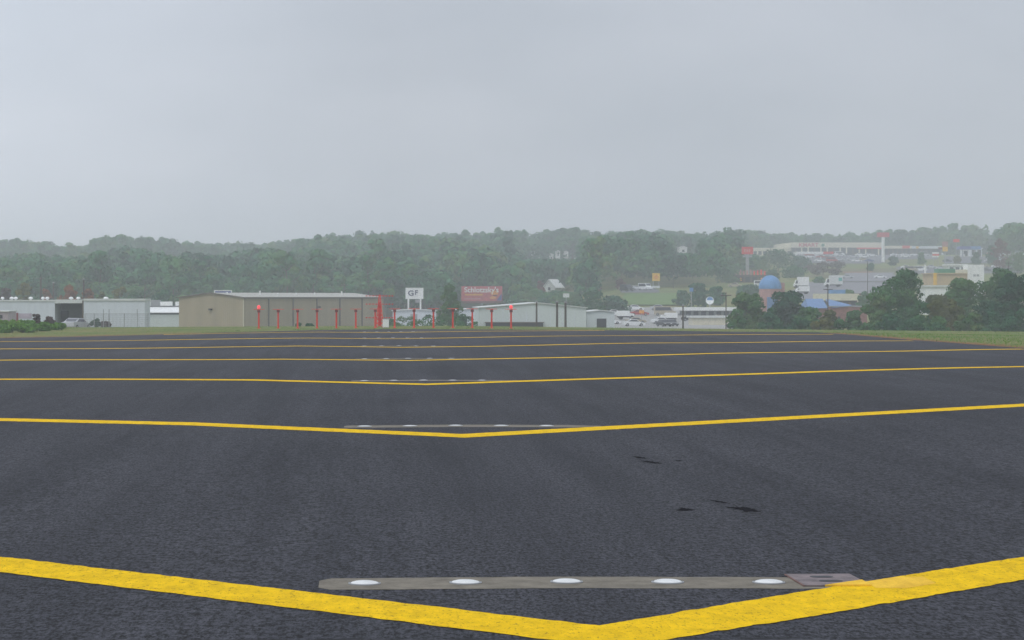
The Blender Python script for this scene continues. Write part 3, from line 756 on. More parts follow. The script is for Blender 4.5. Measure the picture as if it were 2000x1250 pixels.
b = MB(); b.box(XP(294.5, Yw+6), XP(312.5, Yw+6), Yw+6, Yw+8, ZP(597.5, Yw)+.002, ZP(586, Yw)); b.obj('rooftop_unit', M['galv'], t)

# 3. tan hangar, built round its near corner
cx, cy = XP(475, 500.), 500.
ang = math.atan2(.867, .497)
EZ = ZP(580.3, 500.); fz = g(cx, cy)-.5
t = thing('hangar', 'large tan metal hangar with low grey roof behind the red antenna row', 'hangar', (cx, cy, 0), ang)   # local x: long side, local y: gable side
Ls, Wg, rise = 57.6, 15.6, .92
b = MB(); b.box(0, Ls, .02, Wg-.02, fz, EZ-.02); b.add([(.0, .02, EZ-.02), (0, Wg-.02, EZ-.02), (0, Wg/2, EZ+rise-.04)], [(0, 2, 1)]); b.add([(Ls, .02, EZ-.02), (Ls, Wg-.02, EZ-.02), (Ls, Wg/2, EZ+rise-.04)], [(0, 1, 2)])
b.obj('wall', M['tan_wall'], t)
b = MB()
for s in (0, 1):
    y0, y1 = (-.25, Wg/2) if s == 0 else (Wg+.25, Wg/2)
    b.add([(-.2, y0, EZ), (Ls+.2, y0, EZ), (Ls+.2, y1, EZ+rise), (-.2, y1, EZ+rise), (-.2, y0, EZ-.12), (Ls+.2, y0, EZ-.12), (Ls+.2, y1, EZ+rise-.12), (-.2, y1, EZ+rise-.12)],
          [(0, 1, 2, 3), (7, 6, 5, 4), (0, 4, 5, 1), (1, 5, 6, 2), (2, 6, 7, 3), (3, 7, 4, 0)])
b.obj('roof', M['roof_grey'], t)
b = MB(); b.box(-.25, Ls+.25, -.42, -.26, EZ-.32, EZ+.02); b.obj('gutter', M['tan_trim'], t)
b = MB(); b.prismx([(-.25, EZ-.25), (-.25, EZ+.03), (Wg/2, EZ+rise+.05), (Wg+.25, EZ+.03), (Wg+.25, EZ-.25), (Wg/2, EZ+rise-.2)], -.32, -.21); b.obj('gable_trim', M['tan_trim'], t)
b = MB(); b.box(-.02, .14, -.07, .018, fz, EZ-.2); b.obj('corner_trim', M['cream'], t)
for k in range(1, 6):
    b = MB(); x = Ls*k/6*1.0; b.box(x-.17, x+.17, -.16, .015, fz, EZ-.33); b.obj('downpipe', M['tan_trim'], t)
b = MB(); b.box(-.5, 0.0, 7.4, 8.1, ZP(606, 504), ZP(602.5, 504)); b.obj('wall_lamp', M['dark'], t)
b = MB(); b.box(Ls*.5+.3, Ls*.5+.9, -.5, -.17, ZP(601, 530), ZP(598, 530)); b.obj('wall_lamp', M['dark'], t)
for (fx, hy, hh) in ((.03, 5, .45), (.22, 4, .85), (.3, 2.5, .5), (.47, 4, .45), (.63, 5, .4), (.80, 4, .8)):
    b = MB(); zb = EZ+rise*min(hy/7.8, 1)-.1; b.tube((fx*Ls, hy, zb), (fx*Ls, hy, zb+hh), .16, n=10); b.tube((fx*Ls, hy, zb+hh), (fx*Ls, hy, zb+hh+.12), .24, .05, n=10); b.obj('roof_vent', M['white'], t)

# blue roadside sign seen over the hangar roof
def sign_on_posts(name, label, cat, px0, px1, py0, py1, Y, face, frame=None, posts=2, zb=None, fw=.12, pr=.12, postmat='galv', group=None, th=.3):
    x0, x1 = XP(px0, Y), XP(px1, Y); xm = (x0+x1)/2; zt, z1 = ZP(py0, Y), ZP(py1, Y)
    gb = g(xm, Y)-.3 if zb is None else zb
    t = thing(name, label, cat, (xm, Y, gb), 0, group); w = (x1-x0)/2
    b = MB(); b.box(-w, w, 0, th, z1-gb, zt-gb); b.obj('panel', M[face], t)
    if frame:
        b = MB()
        for (a, c, d, e) in ((-w-fw, w+fw, zt-gb+.002, zt-gb+fw), (-w-fw, w+fw, z1-gb-fw, z1-gb-.002), (-w-fw, -w-.002, z1-gb, zt-gb), (w+.002, w+fw, z1-gb, zt-gb)): b.box(a, c, -.04, th+.02, d, e)
        b.obj('frame', M[frame], t)
    ps = [0] if posts == 1 else [-w*.72, w*.72]
    for p in ps:
        b = MB(); b.tube((p, th/2, 0), (p, th/2, z1-gb-.01), pr, n=10); b.obj('post', M[postmat], t)
    return t, w, zt-gb, z1-gb
sign_on_posts('roadside_sign', 'long blue sign with white frame above the tan hangar roof', 'sign', 420, 451, 568.5, 572.5, 590, 'sign_blue', 'white', 2, fw=.22)
# white board on two posts
t, w, zt, zb = sign_on_posts('billboard', 'white board with dark blue letters on two white posts', 'billboard', 793, 826, 563, 583, 600, 'white', 'white', 2, pr=.22, postmat='white')
text_part('G', 1.75, M['ink'], t, (-w*.42, -.05, (zt+zb)/2), off=.035, sx=1.15); text_part('F', 1.55, M['ink'], t, (w*.22, -.05, (zt+zb)/2+.15), off=.03, sx=1.1)
b = MB(); b.box(w*.1, w*.8, -.02, .1, zb-1.0, zb-.25); b.obj('lower_panel', M['galv'], t)
# red billboard
Yb = 760.
t, w, zt, zb = sign_on_posts('billboard', 'red billboard with white lettering and yellow food picture', 'billboard', 901, 981, 559, 588, Yb, 'sign_red', None, 1, pr=.45)
mid = (zt+zb)/2; hh = zt-zb
text_part("Schlotzsky's", 2.25, M['white'], t, (-.1, -.06, zt-hh*.26), off=.045, sx=.98, ext=.03)
b = MB(); r = random.Random(3); x = -w*.82
while x < w*.02:
    ww = r.uniform(.16, .34); b.box(x, x+ww, -.05, .02, mid-.55, mid-.55+r.uniform(.35, .6)); x += ww+.1
b.obj('tagline', M['sign_yellow'], t)
b = MB(); b.box(-w*.86, -w*.05, -.04, .01, zb+.55, zb+.80); b.obj('lower_line', simple('pale_pink', (.5, .28, .32), .6), t)
b = MB()
for (ox, oz, rx, rz) in ((w*.62, mid+.15, 1.15, .75), (w*.55, mid-1.25, 1.0, .42)):
    n = 22; b.prism([(ox+rx*math.cos(2*math.pi*i/n), oz+rz*math.sin(2*math.pi*i/n)) for i in range(n)], -.07, .0)
b.obj('bun_picture', M['sign_orange'], t)
b = MB(); b.prism([(w*.55, mid-.35), (w*.74, mid-.35), (w*.74, mid-.75), (w*.55, mid-.75)], -.075, .0); b.obj('filling_picture', M['dark_red'], t)
b = MB(); b.prism([(w*.72, zb+.15), (w*.97, zb+.15), (w*.97, mid+.1)], -.06, 0); b.obj('blue_corner', M['sign_blue'], t)
b = MB(); b.box(-w*.93, w*.93, -.5, .1, zb-.62, zb-.02); b.obj('catwalk', simple('maroon', (.16, .06, .06), .7), t)

# 4. pale shed right of the mast
def gable_building(name, label, cat, px0, px1, pyE, pyR, Y, D, wall, roof, peak=.5, fz=None, trim=None):
    x0, x1 = XP(px0, Y), XP(px1, Y); ze, zr = ZP(pyE, Y), ZP(pyR, Y); fz = g((x0+x1)/2, Y)-.3 if fz is None else fz
    t = thing(name, label, cat, ((x0+x1)/2, Y, fz)); w = (x1-x0)/2; xp = -w+2*w*peak; ze -= fz; zr -= fz
    b = MB(); b.prism([(-w, 0), (w, 0), (w, ze), (xp, zr), (-w, ze)], 0, D); b.obj('wall', M[wall], t)
    b = MB()
    for s in (-1, 1):
        e = s*w+s*.25; b.prism([(e, ze+.02), (xp, zr+.02), (xp, zr+.17), (e, ze+.17)][::s], -.3, D+.3)
    b.obj('roof', M[roof], t)
    return t, w, ze, zr
t, w, ze, zr = gable_building('shed', 'low pale shed behind the bushes, left of the dark narrow tree', 'shed', 768, 852, 608, 605, 520, 12, 'pale_wall', 'pale_roof')
b = MB(); b.box(-w*.2, w*.12, -.05, .0, 0, ze-.6); b.obj('door', M['galv'], t)
b = MB(); b.box(w*.5, w*.75, -.05, .0, ze-1.5, ze-.7); b.obj('window', M['glass'], t)
t, w, ze, zr = gable_building('shed', 'pale flat shed between the bushes and the grey metal barn', 'shed', 893, 940, 606.5, 604, 500, 14, 'pale_wall', 'pale_roof')
b = MB(); b.box(-w*.8, -w*.2, -.05, 0, 0, ze-1.2); b.obj('door', M['dark'], t)
# 6. grey metal barn
t, w, ze, zr = gable_building('metal_barn', 'wide grey-green metal barn with low arched roof', 'barn', 936, 1145, 602, 592.5, 460, 24, 'grey_wall', 'pale_roof', .55)
zz = ZP(630.5, 460)-t.location.z
b = MB(); b.box(-w+1.2, XP(1060, 460)-t.location.x, -.9, -.02, zz-.75, zz, 0); b.obj('open_bay', M['dark'], t)
b = MB(); b.box(-w+1.0, XP(1062, 460)-t.location.x, -1.2, -.01, zz+.003, zz+.16, 0); b.obj('awning', M['tan_trim'], t)
for k in range(1, 9):
    b = MB(); x = -w+2*w*k/9; b.box(x-.05, x+.05, -.035, -.002, max(0, zz+.2 if x < XP(1060, 460)-t.location.x else 0), ze-.2); b.obj('seam', M['pale_wall'], t)
t, w, ze, zr = gable_building('shed', 'grey annex shed with dark opening right of the metal barn', 'shed', 1146, 1200, 610, 607, 475, 14, 'grey_wall', 'pale_roof')
b = MB(); b.box(-w*.28, w*.42, -.06, 0, 0, ze-1.2); b.obj('door', M['dark'], t)

# 9. long canopy building
def flat_building(name, label, cat, px0, px1, py0, Y, D, wall, fascia, fh=1.0, win=True, oh=.4, fz=None, nwin=4):
    x0, x1 = XP(px0, Y), XP(px1, Y); xm = (x0+x1)/2; fz = g(xm, Y)-.2 if fz is None else fz
    t = thing(name, label, cat, (xm, Y, fz)); w = (x1-x0)/2; zt = ZP(py0, Y)-fz
    b = MB(); b.box(-w, w, 0, D, 0, zt-fh); b.obj('wall', M[wall], t)
    b = MB(); b.box(-w-oh, w+oh, -oh, D+oh, zt-fh+.003, zt); b.obj('roof', M[fascia], t)
    if win:
        for k in range(nwin):
            a = -w+2*w*(k+.18)/nwin; c = -w+2*w*(k+.82)/nwin
            b = MB(); b.box(a, c, -.06, -.003, max(.25, (zt-fh)*.18), (zt-fh)*.88); b.obj('window', M['glass'], t)
    return t, w, zt
flat_building('long_canopy', 'long low building with white roof edge across the pale yard', 'building', 1337, 1441, 600.5, 590, 9, 'shade_wall', 'white', .75, nwin=7, oh=1.2)
flat_building('long_shed', 'low pale shed in front of the white-edged building', 'shed', 1352, 1432, 617, 520, 6, 'cream', 'pale_roof', .4, win=False)
# round blue-domed tower
Y = 620.; x = XP(1504, Y); fz = g(x, Y)-.2; R = 22.3*Y/F
t = thing('domed_tower', 'round pink tower with blue dome behind the near trees', 'tower', (x, Y, fz))
zd = ZP(563, Y)-fz; zt = ZP(537.5, Y)-fz
b = MB(); b.lathe([(R*.96, 0), (R*.96, zd-.15)], 28); b.obj('wall', M['pink'], t)
b = MB(); b.lathe([(R, zd-.14), (R, zd)]+[(R*math.cos(a), zd+(zt-zd)*math.sin(a)) for a in np.linspace(.15, 1.5, 9)], 28); b.obj('dome', M['blue_dome'], t)
b = MB(); b.box(-1.2, 1.3, -R-.6, -R+.5, 0, ZP(580, Y)-fz); b.obj('door_porch', M['blue_roof'], t)
b = MB(); b.box(R+.05, R+.9, .5, 1.5, zd-2, zd+1.4); b.obj('chimney', M['pink'], t)
# 13. blue roofed restaurant
Y = 520.; x0, x1 = XP(1578, Y), XP(1692, Y); fz = g((x0+x1)/2, Y)-.3
t = thing('restaurant', 'brick restaurant with blue hipped roof among the near trees', 'restaurant', (0, 0, fz))
zw = ZP(602, Y)-fz; zr = ZP(583.5, Y)-fz; zp = ZP(598, Y)-fz
xm = XP(1655, Y); xs_ = XP(1617, Y)
b = MB(); b.box(x0+.3, xs_-.2, Y+.3, Y+12, 0, zw-.02); b.box(xs_, x1, Y-.8, Y+12, 0, zp-.15); b.obj('wall', M['brick'], t)
b = MB()
yb, yt = Y-.1, Y+6
b.add([(x0, yb, zw), (xs_, yb, zw), (xs_, yt, zr), (x0+.6, yt, zr), (x0, yt+6, zw), (xs_, yt+6, zw)], [(0, 1, 2, 3), (5, 4, 3, 2), (4, 0, 3), (1, 5, 2), (0, 4, 5, 1)])
b.obj('roof', M['blue_roof'], t)
b = MB(); b.add([(xs_+.4, Y-1.1, zw+.02), (xm+.8, Y-1.1, zp+.2), (xs_+1.2, Y+5, zr-.1), (xs_+.4, Y+5, zr-.1), (xm+.8, Y+5, zp+.2)], [(0, 1, 2, 3), (1, 4, 2)]); b.obj('porch_roof', M['blue_roof'], t)
b = MB(); b.box(xs_-.1, x1+.1, Y-.9, Y+12.1, zp-.14, zp+.05); b.obj('parapet', M['galv'], t)
b = MB(); b.box(XP(1635, Y), XP(1640, Y), Y-.86, Y-.803, 0, 2.2); b.obj('door', M['glass'], t)
# 14. cream canopy building behind it
Y = 650.
t, w, zt = flat_building('canopy_building', 'cream canopied building behind the blue hipped roof', 'building', 1602, 1674, 573.5, Y, 8, 'brown', 'cream', 1.8, nwin=5)
b = MB(); b.box(-w*.35, w*.45, 2, 6, zt+.003, zt+1.0); b.obj('rooftop_unit', M['blue_dome'], t)
flat_building('small_kiosk', 'small beige kiosk right of the cream canopied building', 'kiosk', 1678, 1696, 573, 655, 5, 'cream', 'brown', .4, nwin=2)
# 25. tan building with white tower
Y = 700.
t, w, zt = flat_building('tan_store', 'tan roadside store with white square tower behind the round tree', 'store', 1824, 1898, 533, Y, 14, 'tan', 'tan', .3, nwin=1, win=False)
zf = t.location.z; xo = t.location.x
b = MB(); b.box(XP(1889, Y)-xo, XP(1920, Y)-xo, -1.2, 5, 0, ZP(517, Y)-zf); b.obj('tower', M['white'], t)
b = MB(); b.box(XP(1866, Y)-xo, XP(1888.8, Y)-xo, -.3, 6, zt+.003, ZP(526.5, Y)-zf); b.obj('cream_parapet', M['cream'], t)
b = MB(); b.box(XP(1834, Y)-xo, XP(1865.8, Y)-xo, .2, 6, zt+.003, ZP(525, Y)-zf); b.obj('roof_screen', M['green'], t)
b = MB(); b.box(XP(1822, Y)-xo, XP(1829, Y)-xo, -.7, -.42, 0, ZP(533, Y)-zf); b.obj('column', M['sign_yellow'], t)
for dx in (0, .9): 
    b = MB(); b.box(XP(1899, Y)-xo+dx, XP(1899, Y)-xo+.7+dx, -1.26, -1.203, ZP(540, Y)-zf, ZP(536, Y)-zf); b.obj('sign_letter', M['galv'], t)
b = MB(); b.box(-w*.7, w*.5, -.1, -.003, .3, 2.4); b.obj('window', M['glass'], t)
flat_building('white_shop', 'low white shop wall showing between the large tree and the round tree', 'shop', 1808, 1856, 557, 600, 8, 'white', 'pale_roof', .4, win=False)
flat_building('low_white_building', 'long low white building behind the tan store', 'building', 1853, 1887, 515.5, 905, 8, 'pale_roof', 'white', .6, nwin=3)
# 26. brown restaurant beneath the square red sign
Y = 862.
t, w, zt = flat_building('brown_restaurant', 'dark brown building with a row of red panels below the square red sign', 'building', 1440, 1494, 536, Y, 12, 'brown', 'brown', .6, nwin=4)
for k in range(9):
    a = XP(1437+k*6.8, Y)-t.location.x; b = MB(); b.box(a, a+.62, -.5, -.35, zt-.2, zt+1.4+.3*math.sin(k*2.1)); b.obj('red_panel', M['orange_red'] if k > 4 else M['pink'], t)
for a in (-w*.75, w*.75):
    b = MB(); b.box(a-.35, a+.35, -.5, -.42, .8, 1.9); b.obj('orange_lamp_spot', M['sign_orange'], t)  # lamp spots: their orange light is put into flat panel colour

# 27. white gabled house on the wood edge, red bush beside
Y = 850.; x = XP(1073, Y); fz = g(x, Y)-.3
t = thing('gabled_house', 'white gabled house showing through the trees above the metal barn', 'house', (x, Y, fz), math.radians(-28))
ze, zr = ZP(560, Y)-fz, ZP(546, Y)-fz
b = MB(); b.prism([(-2.2, 0), (2.0, 0), (2.0, ze), (-.1, zr-.1), (-2.2, ze)], 0, 7); b.obj('wall', M['pale_roof'], t)
b = MB(); b.prism([(2.6, ze-.5), (-.1, zr), (-.1, zr+.18), (2.6, ze-.3)][::1], -.4, 7.4); b.prism([(-2.6, ze-.5), (-2.6, ze-.3), (-.1, zr+.18), (-.1, zr)], -.4, 7.4); b.obj('roof', M['white'], t)
b = MB(); b.box(-.5, .4, -.05, -.003, ze-1.2, ze-.2); b.obj('window', M['glass'], t)
# small white buildings in the wood
for i, (px0, px1, py) in enumerate(((1038, 1048, 491), (1053, 1061, 497), (1073, 1081, 495), (1086, 1094, 489), (1102, 1110, 490), (1007, 1015, 498), (1327, 1342, 481))):
    Y = 1225. if px0 < 1200 else 1155.
    lab = ['white cottage', 'grey white cottage low', 'bright white cottage', 'pale cottage high', 'dim pale cottage'][i % 5]
    pos = ['second from left in the high wood', 'third from left in the high wood', 'fourth from left in the high wood', 'fifth from left in the high wood', 'rightmost of the row in the high wood', 'leftmost in the high wood', 'alone in the wood left of the square red sign'][i]
    t, w, ze, zr = gable_building('cottage', lab+' '+pos, 'cottage', px0, px1, py+3, py, Y, 8, 'white', 'white')
    b = MB(); b.box(-w*.3, w*.3, -.05, -.003, ze-2.0, ze-.9); b.obj('window', M['glass'], t)

# 19. store on the hill
Y = 1385.
t, w, zt = flat_building('superstore', 'long cream superstore with red lettering on the hilltop', 'store', 1547, 1722, 473.5, Y, 60, 'glass', 'cream', 2.9, win=False)
xo, zo = t.location.x, t.location.z
text_part('KMART', 2.9, M['sign_red'], t, (XP(1579, Y)-xo, -.5, zt-1.5), off=.07, sx=1.15, ext=.08)
b = MB(); n = 14; cxp = XP(1607, Y)-xo; b.prism([(cxp+.9*math.cos(2*math.pi*i/n), zt-1.5+.9*math.sin(2*math.pi*i/n)) for i in range(n)], -.55, -.42); b.obj('green_emblem', M['green'], t)
b = MB(); b.box(XP(1673, Y)-xo, XP(1721, Y)-xo, -.7, -.41, zt-3.7, zt-2.95); b.obj('red_band', M['red'], t)
for k in range(14):
    a = -w+2*w*(k+.5)/14; b = MB(); b.box(a-.4, a+.4, -.3, -.01, 0, zt-2.95); b.obj('pillar', M['cream'] if k % 3 else M['brown'], t)
flat_building('store_wing', 'low cream wing of shops left of the superstore', 'shops', 1470, 1546, 484, 1390, 40, 'cream', 'cream', 1.6, nwin=8)
t, w, zt = flat_building('strip_mall', 'strip of small shops right of the superstore', 'shops', 1727, 1779, 480, 1400, 30, 'brown', 'cream', 1.6, nwin=6)
b = MB(); b.box(w*.35, w*.9, -.6, -.41, zt-1.5, zt+.1); b.obj('shop_sign', M['red'], t)
t, w, zt = flat_building('strip_mall', 'dim shop row with yellow sign at the right end of the strip', 'shops', 1781, 1838, 480.5, 1410, 30, 'brown', 'pale_wall', 1.5, nwin=6)
b = MB(); b.box(-w*.72, -w*.55, -.6, -.41, zt-1.4, zt-.2); b.obj('shop_sign', M['sign_yellow'], t)
# canopies (fuel stations)
def canopy(label, px0, px1, py0, Y, fh, mats, D=9, group=None, post='galv'):
    x0, x1 = XP(px0, Y), XP(px1, Y); xm = (x0+x1)/2; fz = g(xm, Y)+.1; w = (x1-x0)/2; zt = ZP(py0, Y)-fz
    t = thing('fuel_canopy', label, 'canopy', (xm, Y, fz), 0, group)
    b = MB()
    b.box(-w, w*mats[2], 0, D, zt-fh, zt, 0); b.box(w*mats[2]+.004, w, -.02, D, zt-fh, zt, 1); b.obj('roof', [M[mats[0]], M[mats[1]]], t)
    for sx in (-.75, .75):
        for yy in (1.5, D-1.5):
            b = MB(); b.box(w*sx-.2, w*sx+.2, yy-.2, yy+.2, 0, zt-fh-.01); b.obj('post', M[post], t)
    for sx in (-.4, .4):
        b = MB(); b.box(w*sx-.3, w*sx+.3, D/2-.4, D/2+.4, 0, 1.6, 0, .05); b.obj('pump', M['white'], t)
    return t
canopy('white fuel canopy with red end below the superstore lettering', 1556, 1628, 491.5, 1195, 1.1, ('white', 'red', .45))
t = canopy('blue and white fuel station canopy at the right of the hilltop', 1876, 1916, 481, 1255, 1.5, ('sign_blue', 'blue_dome', .0), D=10)
flat_building('station_shop', 'small white station shop under the blue canopy', 'shop', 1880, 1892, 487, 1272, 5, 'white', 'white', .3, nwin=1)
flat_building('grey_shop', 'pale blue shop right of the blue canopy', 'shop', 1896, 1918, 484, 1280, 8, 'pale_wall', 'pale_wall', .5, nwin=2)
t, w, ze, zr = gable_building('red_roof_house', 'small house with dull red roof at the right of the hilltop', 'house', 1936, 1956, 496, 490, 1150, 9, 'pale_wall', 'red')
b = MB(); b.box(-w*.4, w*.1, -.05, -.003, .3, 2.2); b.obj('door', M['glass'], t)

# pylon signs
t, w, zt, zb = sign_on_posts('pylon_sign', 'square red pylon sign on a tall pale pole above the brown building', 'sign', 1449, 1471, 482, 496.5, 900, 'red', None, 1, pr=.62, postmat='galv', th=.8)
b = MB()
for k in range(3): b.box(-w*.6+k*w*.42, -w*.6+k*w*.42+w*.24, -.05, 0, (zt+zb)/2-.5, (zt+zb)/2+.5)
b.obj('marking', simple('faded_pink', (.6, .3, .28), .6), t)
b = MB(); b.box(-w*.8, w*.8, 0, .7, zb-1.1, zb-.35); b.obj('lower_panel', M['galv'], t)
sign_on_posts('pylon_sign', 'wide red pylon sign on a thick white pole, highest sign on the hill', 'sign', 1713.5, 1737, 454, 463, 1150, 'sign_red', None, 1, pr=.72, postmat='white', th=1.0)
sign_on_posts('pylon_sign', 'small red sign standing against the trees above the blue canopy', 'sign', 1862, 1874, 467, 473, 1100, 'orange_red', None, 1, pr=.15)
t, w, zt, zb = sign_on_posts('pylon_sign', 'yellow square sign with a red board on top by the strip of shops', 'sign', 1841, 1851, 482, 491, 1100, 'sign_yellow', None, 1, pr=.25)
b = MB(); b.box(-w*1.1, w*1.1, 0, .3, zt+.05, zt+2.3); b.obj('top_board', M['pink'], t); b = MB(); b.box(-w*2.6, -w*1.15, .1, .3, zt-1.1, zt-.2); b.obj('side_board', M['dark_red'], t)
t, w, zt, zb = sign_on_posts('box_sign', 'low white sign with a red stripe on the hillside grass', 'sign', 1821, 1834, 492.5, 502.5, 1090, 'white', None, 2, pr=.12)
b = MB(); b.box(-w*1.02, w*1.02, -.05, -.003, (zt+zb)/2-.4, (zt+zb)/2+.35); b.obj('stripe', M['red'], t)
t, w, zt, zb = sign_on_posts('pylon_sign', 'yellow square sign with small white board below, against the wood', 'sign', 1274, 1289, 533.5, 549, 780, 'sign_yellow', None, 2, pr=.12)
b = MB(); b.box(-w, w, 0, .25, zb-2.2, zb-1.5); b.obj('lower_panel', M['pale_roof'], t)
b = MB(); b.prism([(0, (zt+zb)/2+.8), (-.8, (zt+zb)/2), (0, (zt+zb)/2-.8), (.8, (zt+zb)/2)], -.04, 0); b.obj('marking', M['sign_orange'], t)
# round sign
Y = 600.; x = XP(1386.5, Y); fz = g(x, Y)-.2; t = thing('round_sign', 'round blue and white sign above the white-edged building', 'sign', (x, Y, fz)); R = 7.6*Y/F; zc = ZP(587, Y)-fz; n = 28
b = MB(); b.prism([(R*math.cos(2*math.pi*i/n), zc+R*math.sin(2*math.pi*i/n)) for i in range(n)], 0, .3); b.obj('panel', M['white'], t)
b = MB(); b.prism([(R*.8*math.cos(a), zc+.1+R*.8*math.sin(a)) for a in np.linspace(0, math.pi, 14)], -.05, -.002); b.obj('emblem', M['blue_dome'], t)
b = MB(); b.tube((0, .15, 0), (0, .15, zc-R), .14); b.obj('post', M['galv'], t)
sign_on_posts('small_sign', 'small light blue sign among the dark trees by the lawn', 'sign', 1347, 1354, 562, 569.5, 630, 'blue_dome', None, 1, pr=.08)
sign_on_posts('small_sign', 'small orange sign standing in the vehicle yard', 'sign', 1248.5, 1258, 606, 612, 500, 'sign_orange', None, 1, pr=.08)
sign_on_posts('small_sign', 'small white double board above the metal barn', 'sign', 1100, 1112, 573, 581, 620, 'pale_roof', None, 1, pr=.1)

# utility and light poles
def pole(label, px, pyt, Y, r=.13, arm=1, cat='utility pole', mat='wood', name='utility_pole'):
    x = XP(px, Y); fz = g(x, Y)-.3; zt = ZP(pyt, Y)-fz
    t = thing(name, label, cat, (x, Y, fz)); b = MB(); b.tube((0, 0, 0), (0, 0, zt), r, r*.75, 10); b.obj('shaft', M[mat], t)
    if arm:
        b = MB(); b.box(-.9, .9, -.12-r, -r, zt-.6, zt-.45)
        b.obj('crossarm', M[mat], t)
        for a in (-.8, 0, .8):
            b = MB(); b.lathe([(.03, zt-.449), (.06, zt-.40), (.03, zt-.34), (.05, zt-.30), (.01, zt-.26)], 8, a, -.06-r); b.obj('insulator', M['galv'], t)
    else:
        b = MB(); b.tube((0, 0, zt-.1), (0, 0, zt+.12), r*1.15, r*.9, 10); b.obj('cap', M['galv'], t)
    return t
for a in ((1048, 589, 335, .15, 0, 'dark plain pole before the metal barn, leftmost of three'), (1088, 589, 335, .19, 0, 'thick dark pole before the middle of the metal barn'),
          (1104.5, 590, 335, .19, 0, 'dark pole before the barn, rightmost of three'), (1334, 596, 400, .16, 0, 'dark pole left of the low pale shed in the yard'),
          (1418, 571, 430, .12, 1, 'utility pole beside the round green tree'), (1617, 560, 470, .13, 1, 'utility pole rising before the blue hipped roof'),
          (1694.5, 510, 620, .09, 0, 'thin tall pole before the road'), (79.5, 540, 545, .26, 1, 'taller dark pole behind the left of the warehouse'),
          (104.5, 552, 560, .24, 0, 'shorter dark pole left of the rust orange tree'), (163.5, 545, 450, .17, 0, 'tall bare wooden pole at the warehouse recess'),
          (1807, 516, 720, .35, 0, 'short thick white post left of the tan store'), (1970, 510, 640, .12, 1, 'pole among the trees near the right edge'),
          (673, 553, 640, .12, 1, 'faint pole behind the tan hangar roof'), (1315, 538, 800, .12, 0, 'thin light pole right of the yellow square sign')):
    pole(a[5], a[0], a[1], a[2], a[3], a[4], mat='white' if a[0] in (1807,) else 'wood')

# ------------------------------------------------------------------ red localizer row, mast and cabinet
Yl = 268.
nums = ['first', 'second', 'third', 'fourth', 'fifth', 'sixth', 'seventh', 'eighth', 'ninth', 'tenth', 'eleventh', 'twelfth', 'thirteenth', 'fourteenth']
pxs = [505.5+37.9*k for k in range(14)]
zt = ZP(606.5, Yl)
def ant_meshes(ht):
    a = MB(); a.tube((0, 0, 0), (0, 0, ht), .105, .095, 10); a.box(-.22, .22, -.22, .22, -.05, .04)
    p = a.mesh('mast', M['orange_red'])
    b_ = MB(); b_.box(-.16, .16, -.18, .25, ht-.16, ht+.10); hd = b_.mesh('head_box', M['dark_red'])
    c = MB(); c.box(-.03, .03, -2.3, .6, ht+.101, ht+.15); bo = c.mesh('boom', M['orange_red'])
    d = [];
    for j, yy in enumerate(np.linspace(-2.2, .45, 6)):
        e = MB(); L_ = .38+.05*j; e.tube((-L_, yy, ht+.17), (L_, yy, ht+.17), .020, n=6); d.append(e.mesh('dipole', M['orange_red']))
    return p, hd, bo, d
cache = {}
for k, px in enumerate(pxs):
    X = XP(px, Yl); z0 = g(X, Yl)
    key = round(zt-z0, 1)
    if key not in cache: cache[key] = ant_meshes(key)
    p, hd, bo, dd = cache[key]
    extra = {0: ' carrying a red lamp', 13: ' carrying a red lamp'}.get(k, '')
    t = thing('antenna_post', f'{nums[k]} red post from the left in the antenna row{extra}', 'antenna', (X, Yl, z0), 0, 'red antenna posts in a row beyond the runway end')
    link('mast', p, t); link('head_box', hd, t); link('boom', bo, t)
    for e in dd: link('dipole', e, t)
    if k in (0, 13):
        b = MB(); zb = key+.15; b.tube((0, 0, zb), (0, 0, zb+.08), .06, n=8); b.obj('lamp_base', M['dark_red'], t)
        b = MB(); b.lathe([(.10, zb+.08), (.17, zb+.14), (.19, zb+.26), (.16, zb+.38), (.08, zb+.45), (.01, zb+.47)], 16); b.obj('lamp_globe', M['lamp_red'], t)
# lattice mast
Ym = 275.; X = XP(741.5, Ym); z0 = g(X, Ym); zt_ = ZP(576, Ym)-z0
t = thing('lattice_mast', 'tall tapering red lattice mast with crossarms beside a white cabinet', 'mast', (X, Ym, z0))
b = MB(); nb = 8
def lw(z): return .34*(1-z/zt_)+.07
for sx in (-1, 1):
    for sy in (-1, 1):
        b.tube((sx*lw(0), sy*lw(0), 0), (sx*lw(zt_), sy*lw(zt_), zt_), .05, .04, 6)
b.obj('leg_frame', M['orange_red'], t)
b = MB()
for k in range(nb):
    za, zb_ = zt_*k/nb, zt_*(k+1)/nb
    for s in (-1, 1):
        b.tube((-lw(za), s*lw(za), za), (lw(zb_), s*lw(zb_), zb_), .03, n=5); b.tube((lw(za), s*lw(za), za), (-lw(zb_), s*lw(zb_), zb_), .03, n=5)
        b.tube((s*lw(za), -lw(za), za), (s*lw(zb_), lw(zb_), zb_), .03, n=5); b.tube((-lw(zb_), s*lw(zb_), zb_), (lw(zb_), s*lw(zb_), zb_), .03, n=5)
b.obj('bracing', M['orange_red'], t)
b = MB(); b.box(-.16, .16, -.1, .1, .15, zt_*.78); b.obj('cable_duct', M['red'], t)
for py in (578, 594, 620.5):
    z = ZP(py, Ym)-z0; b = MB(); b.tube((-1.6, -.35, z), (1.5, -.35, z), .022, n=6)
    for j in range(-4, 5):
        if j: b.box(j*.36-.05, j*.36+.05, -.40, -.30, z-.07, z+.07)
    b.obj('crossarm', M['red'], t)
X = XP(753.5, 266); z0 = g(X, 266)
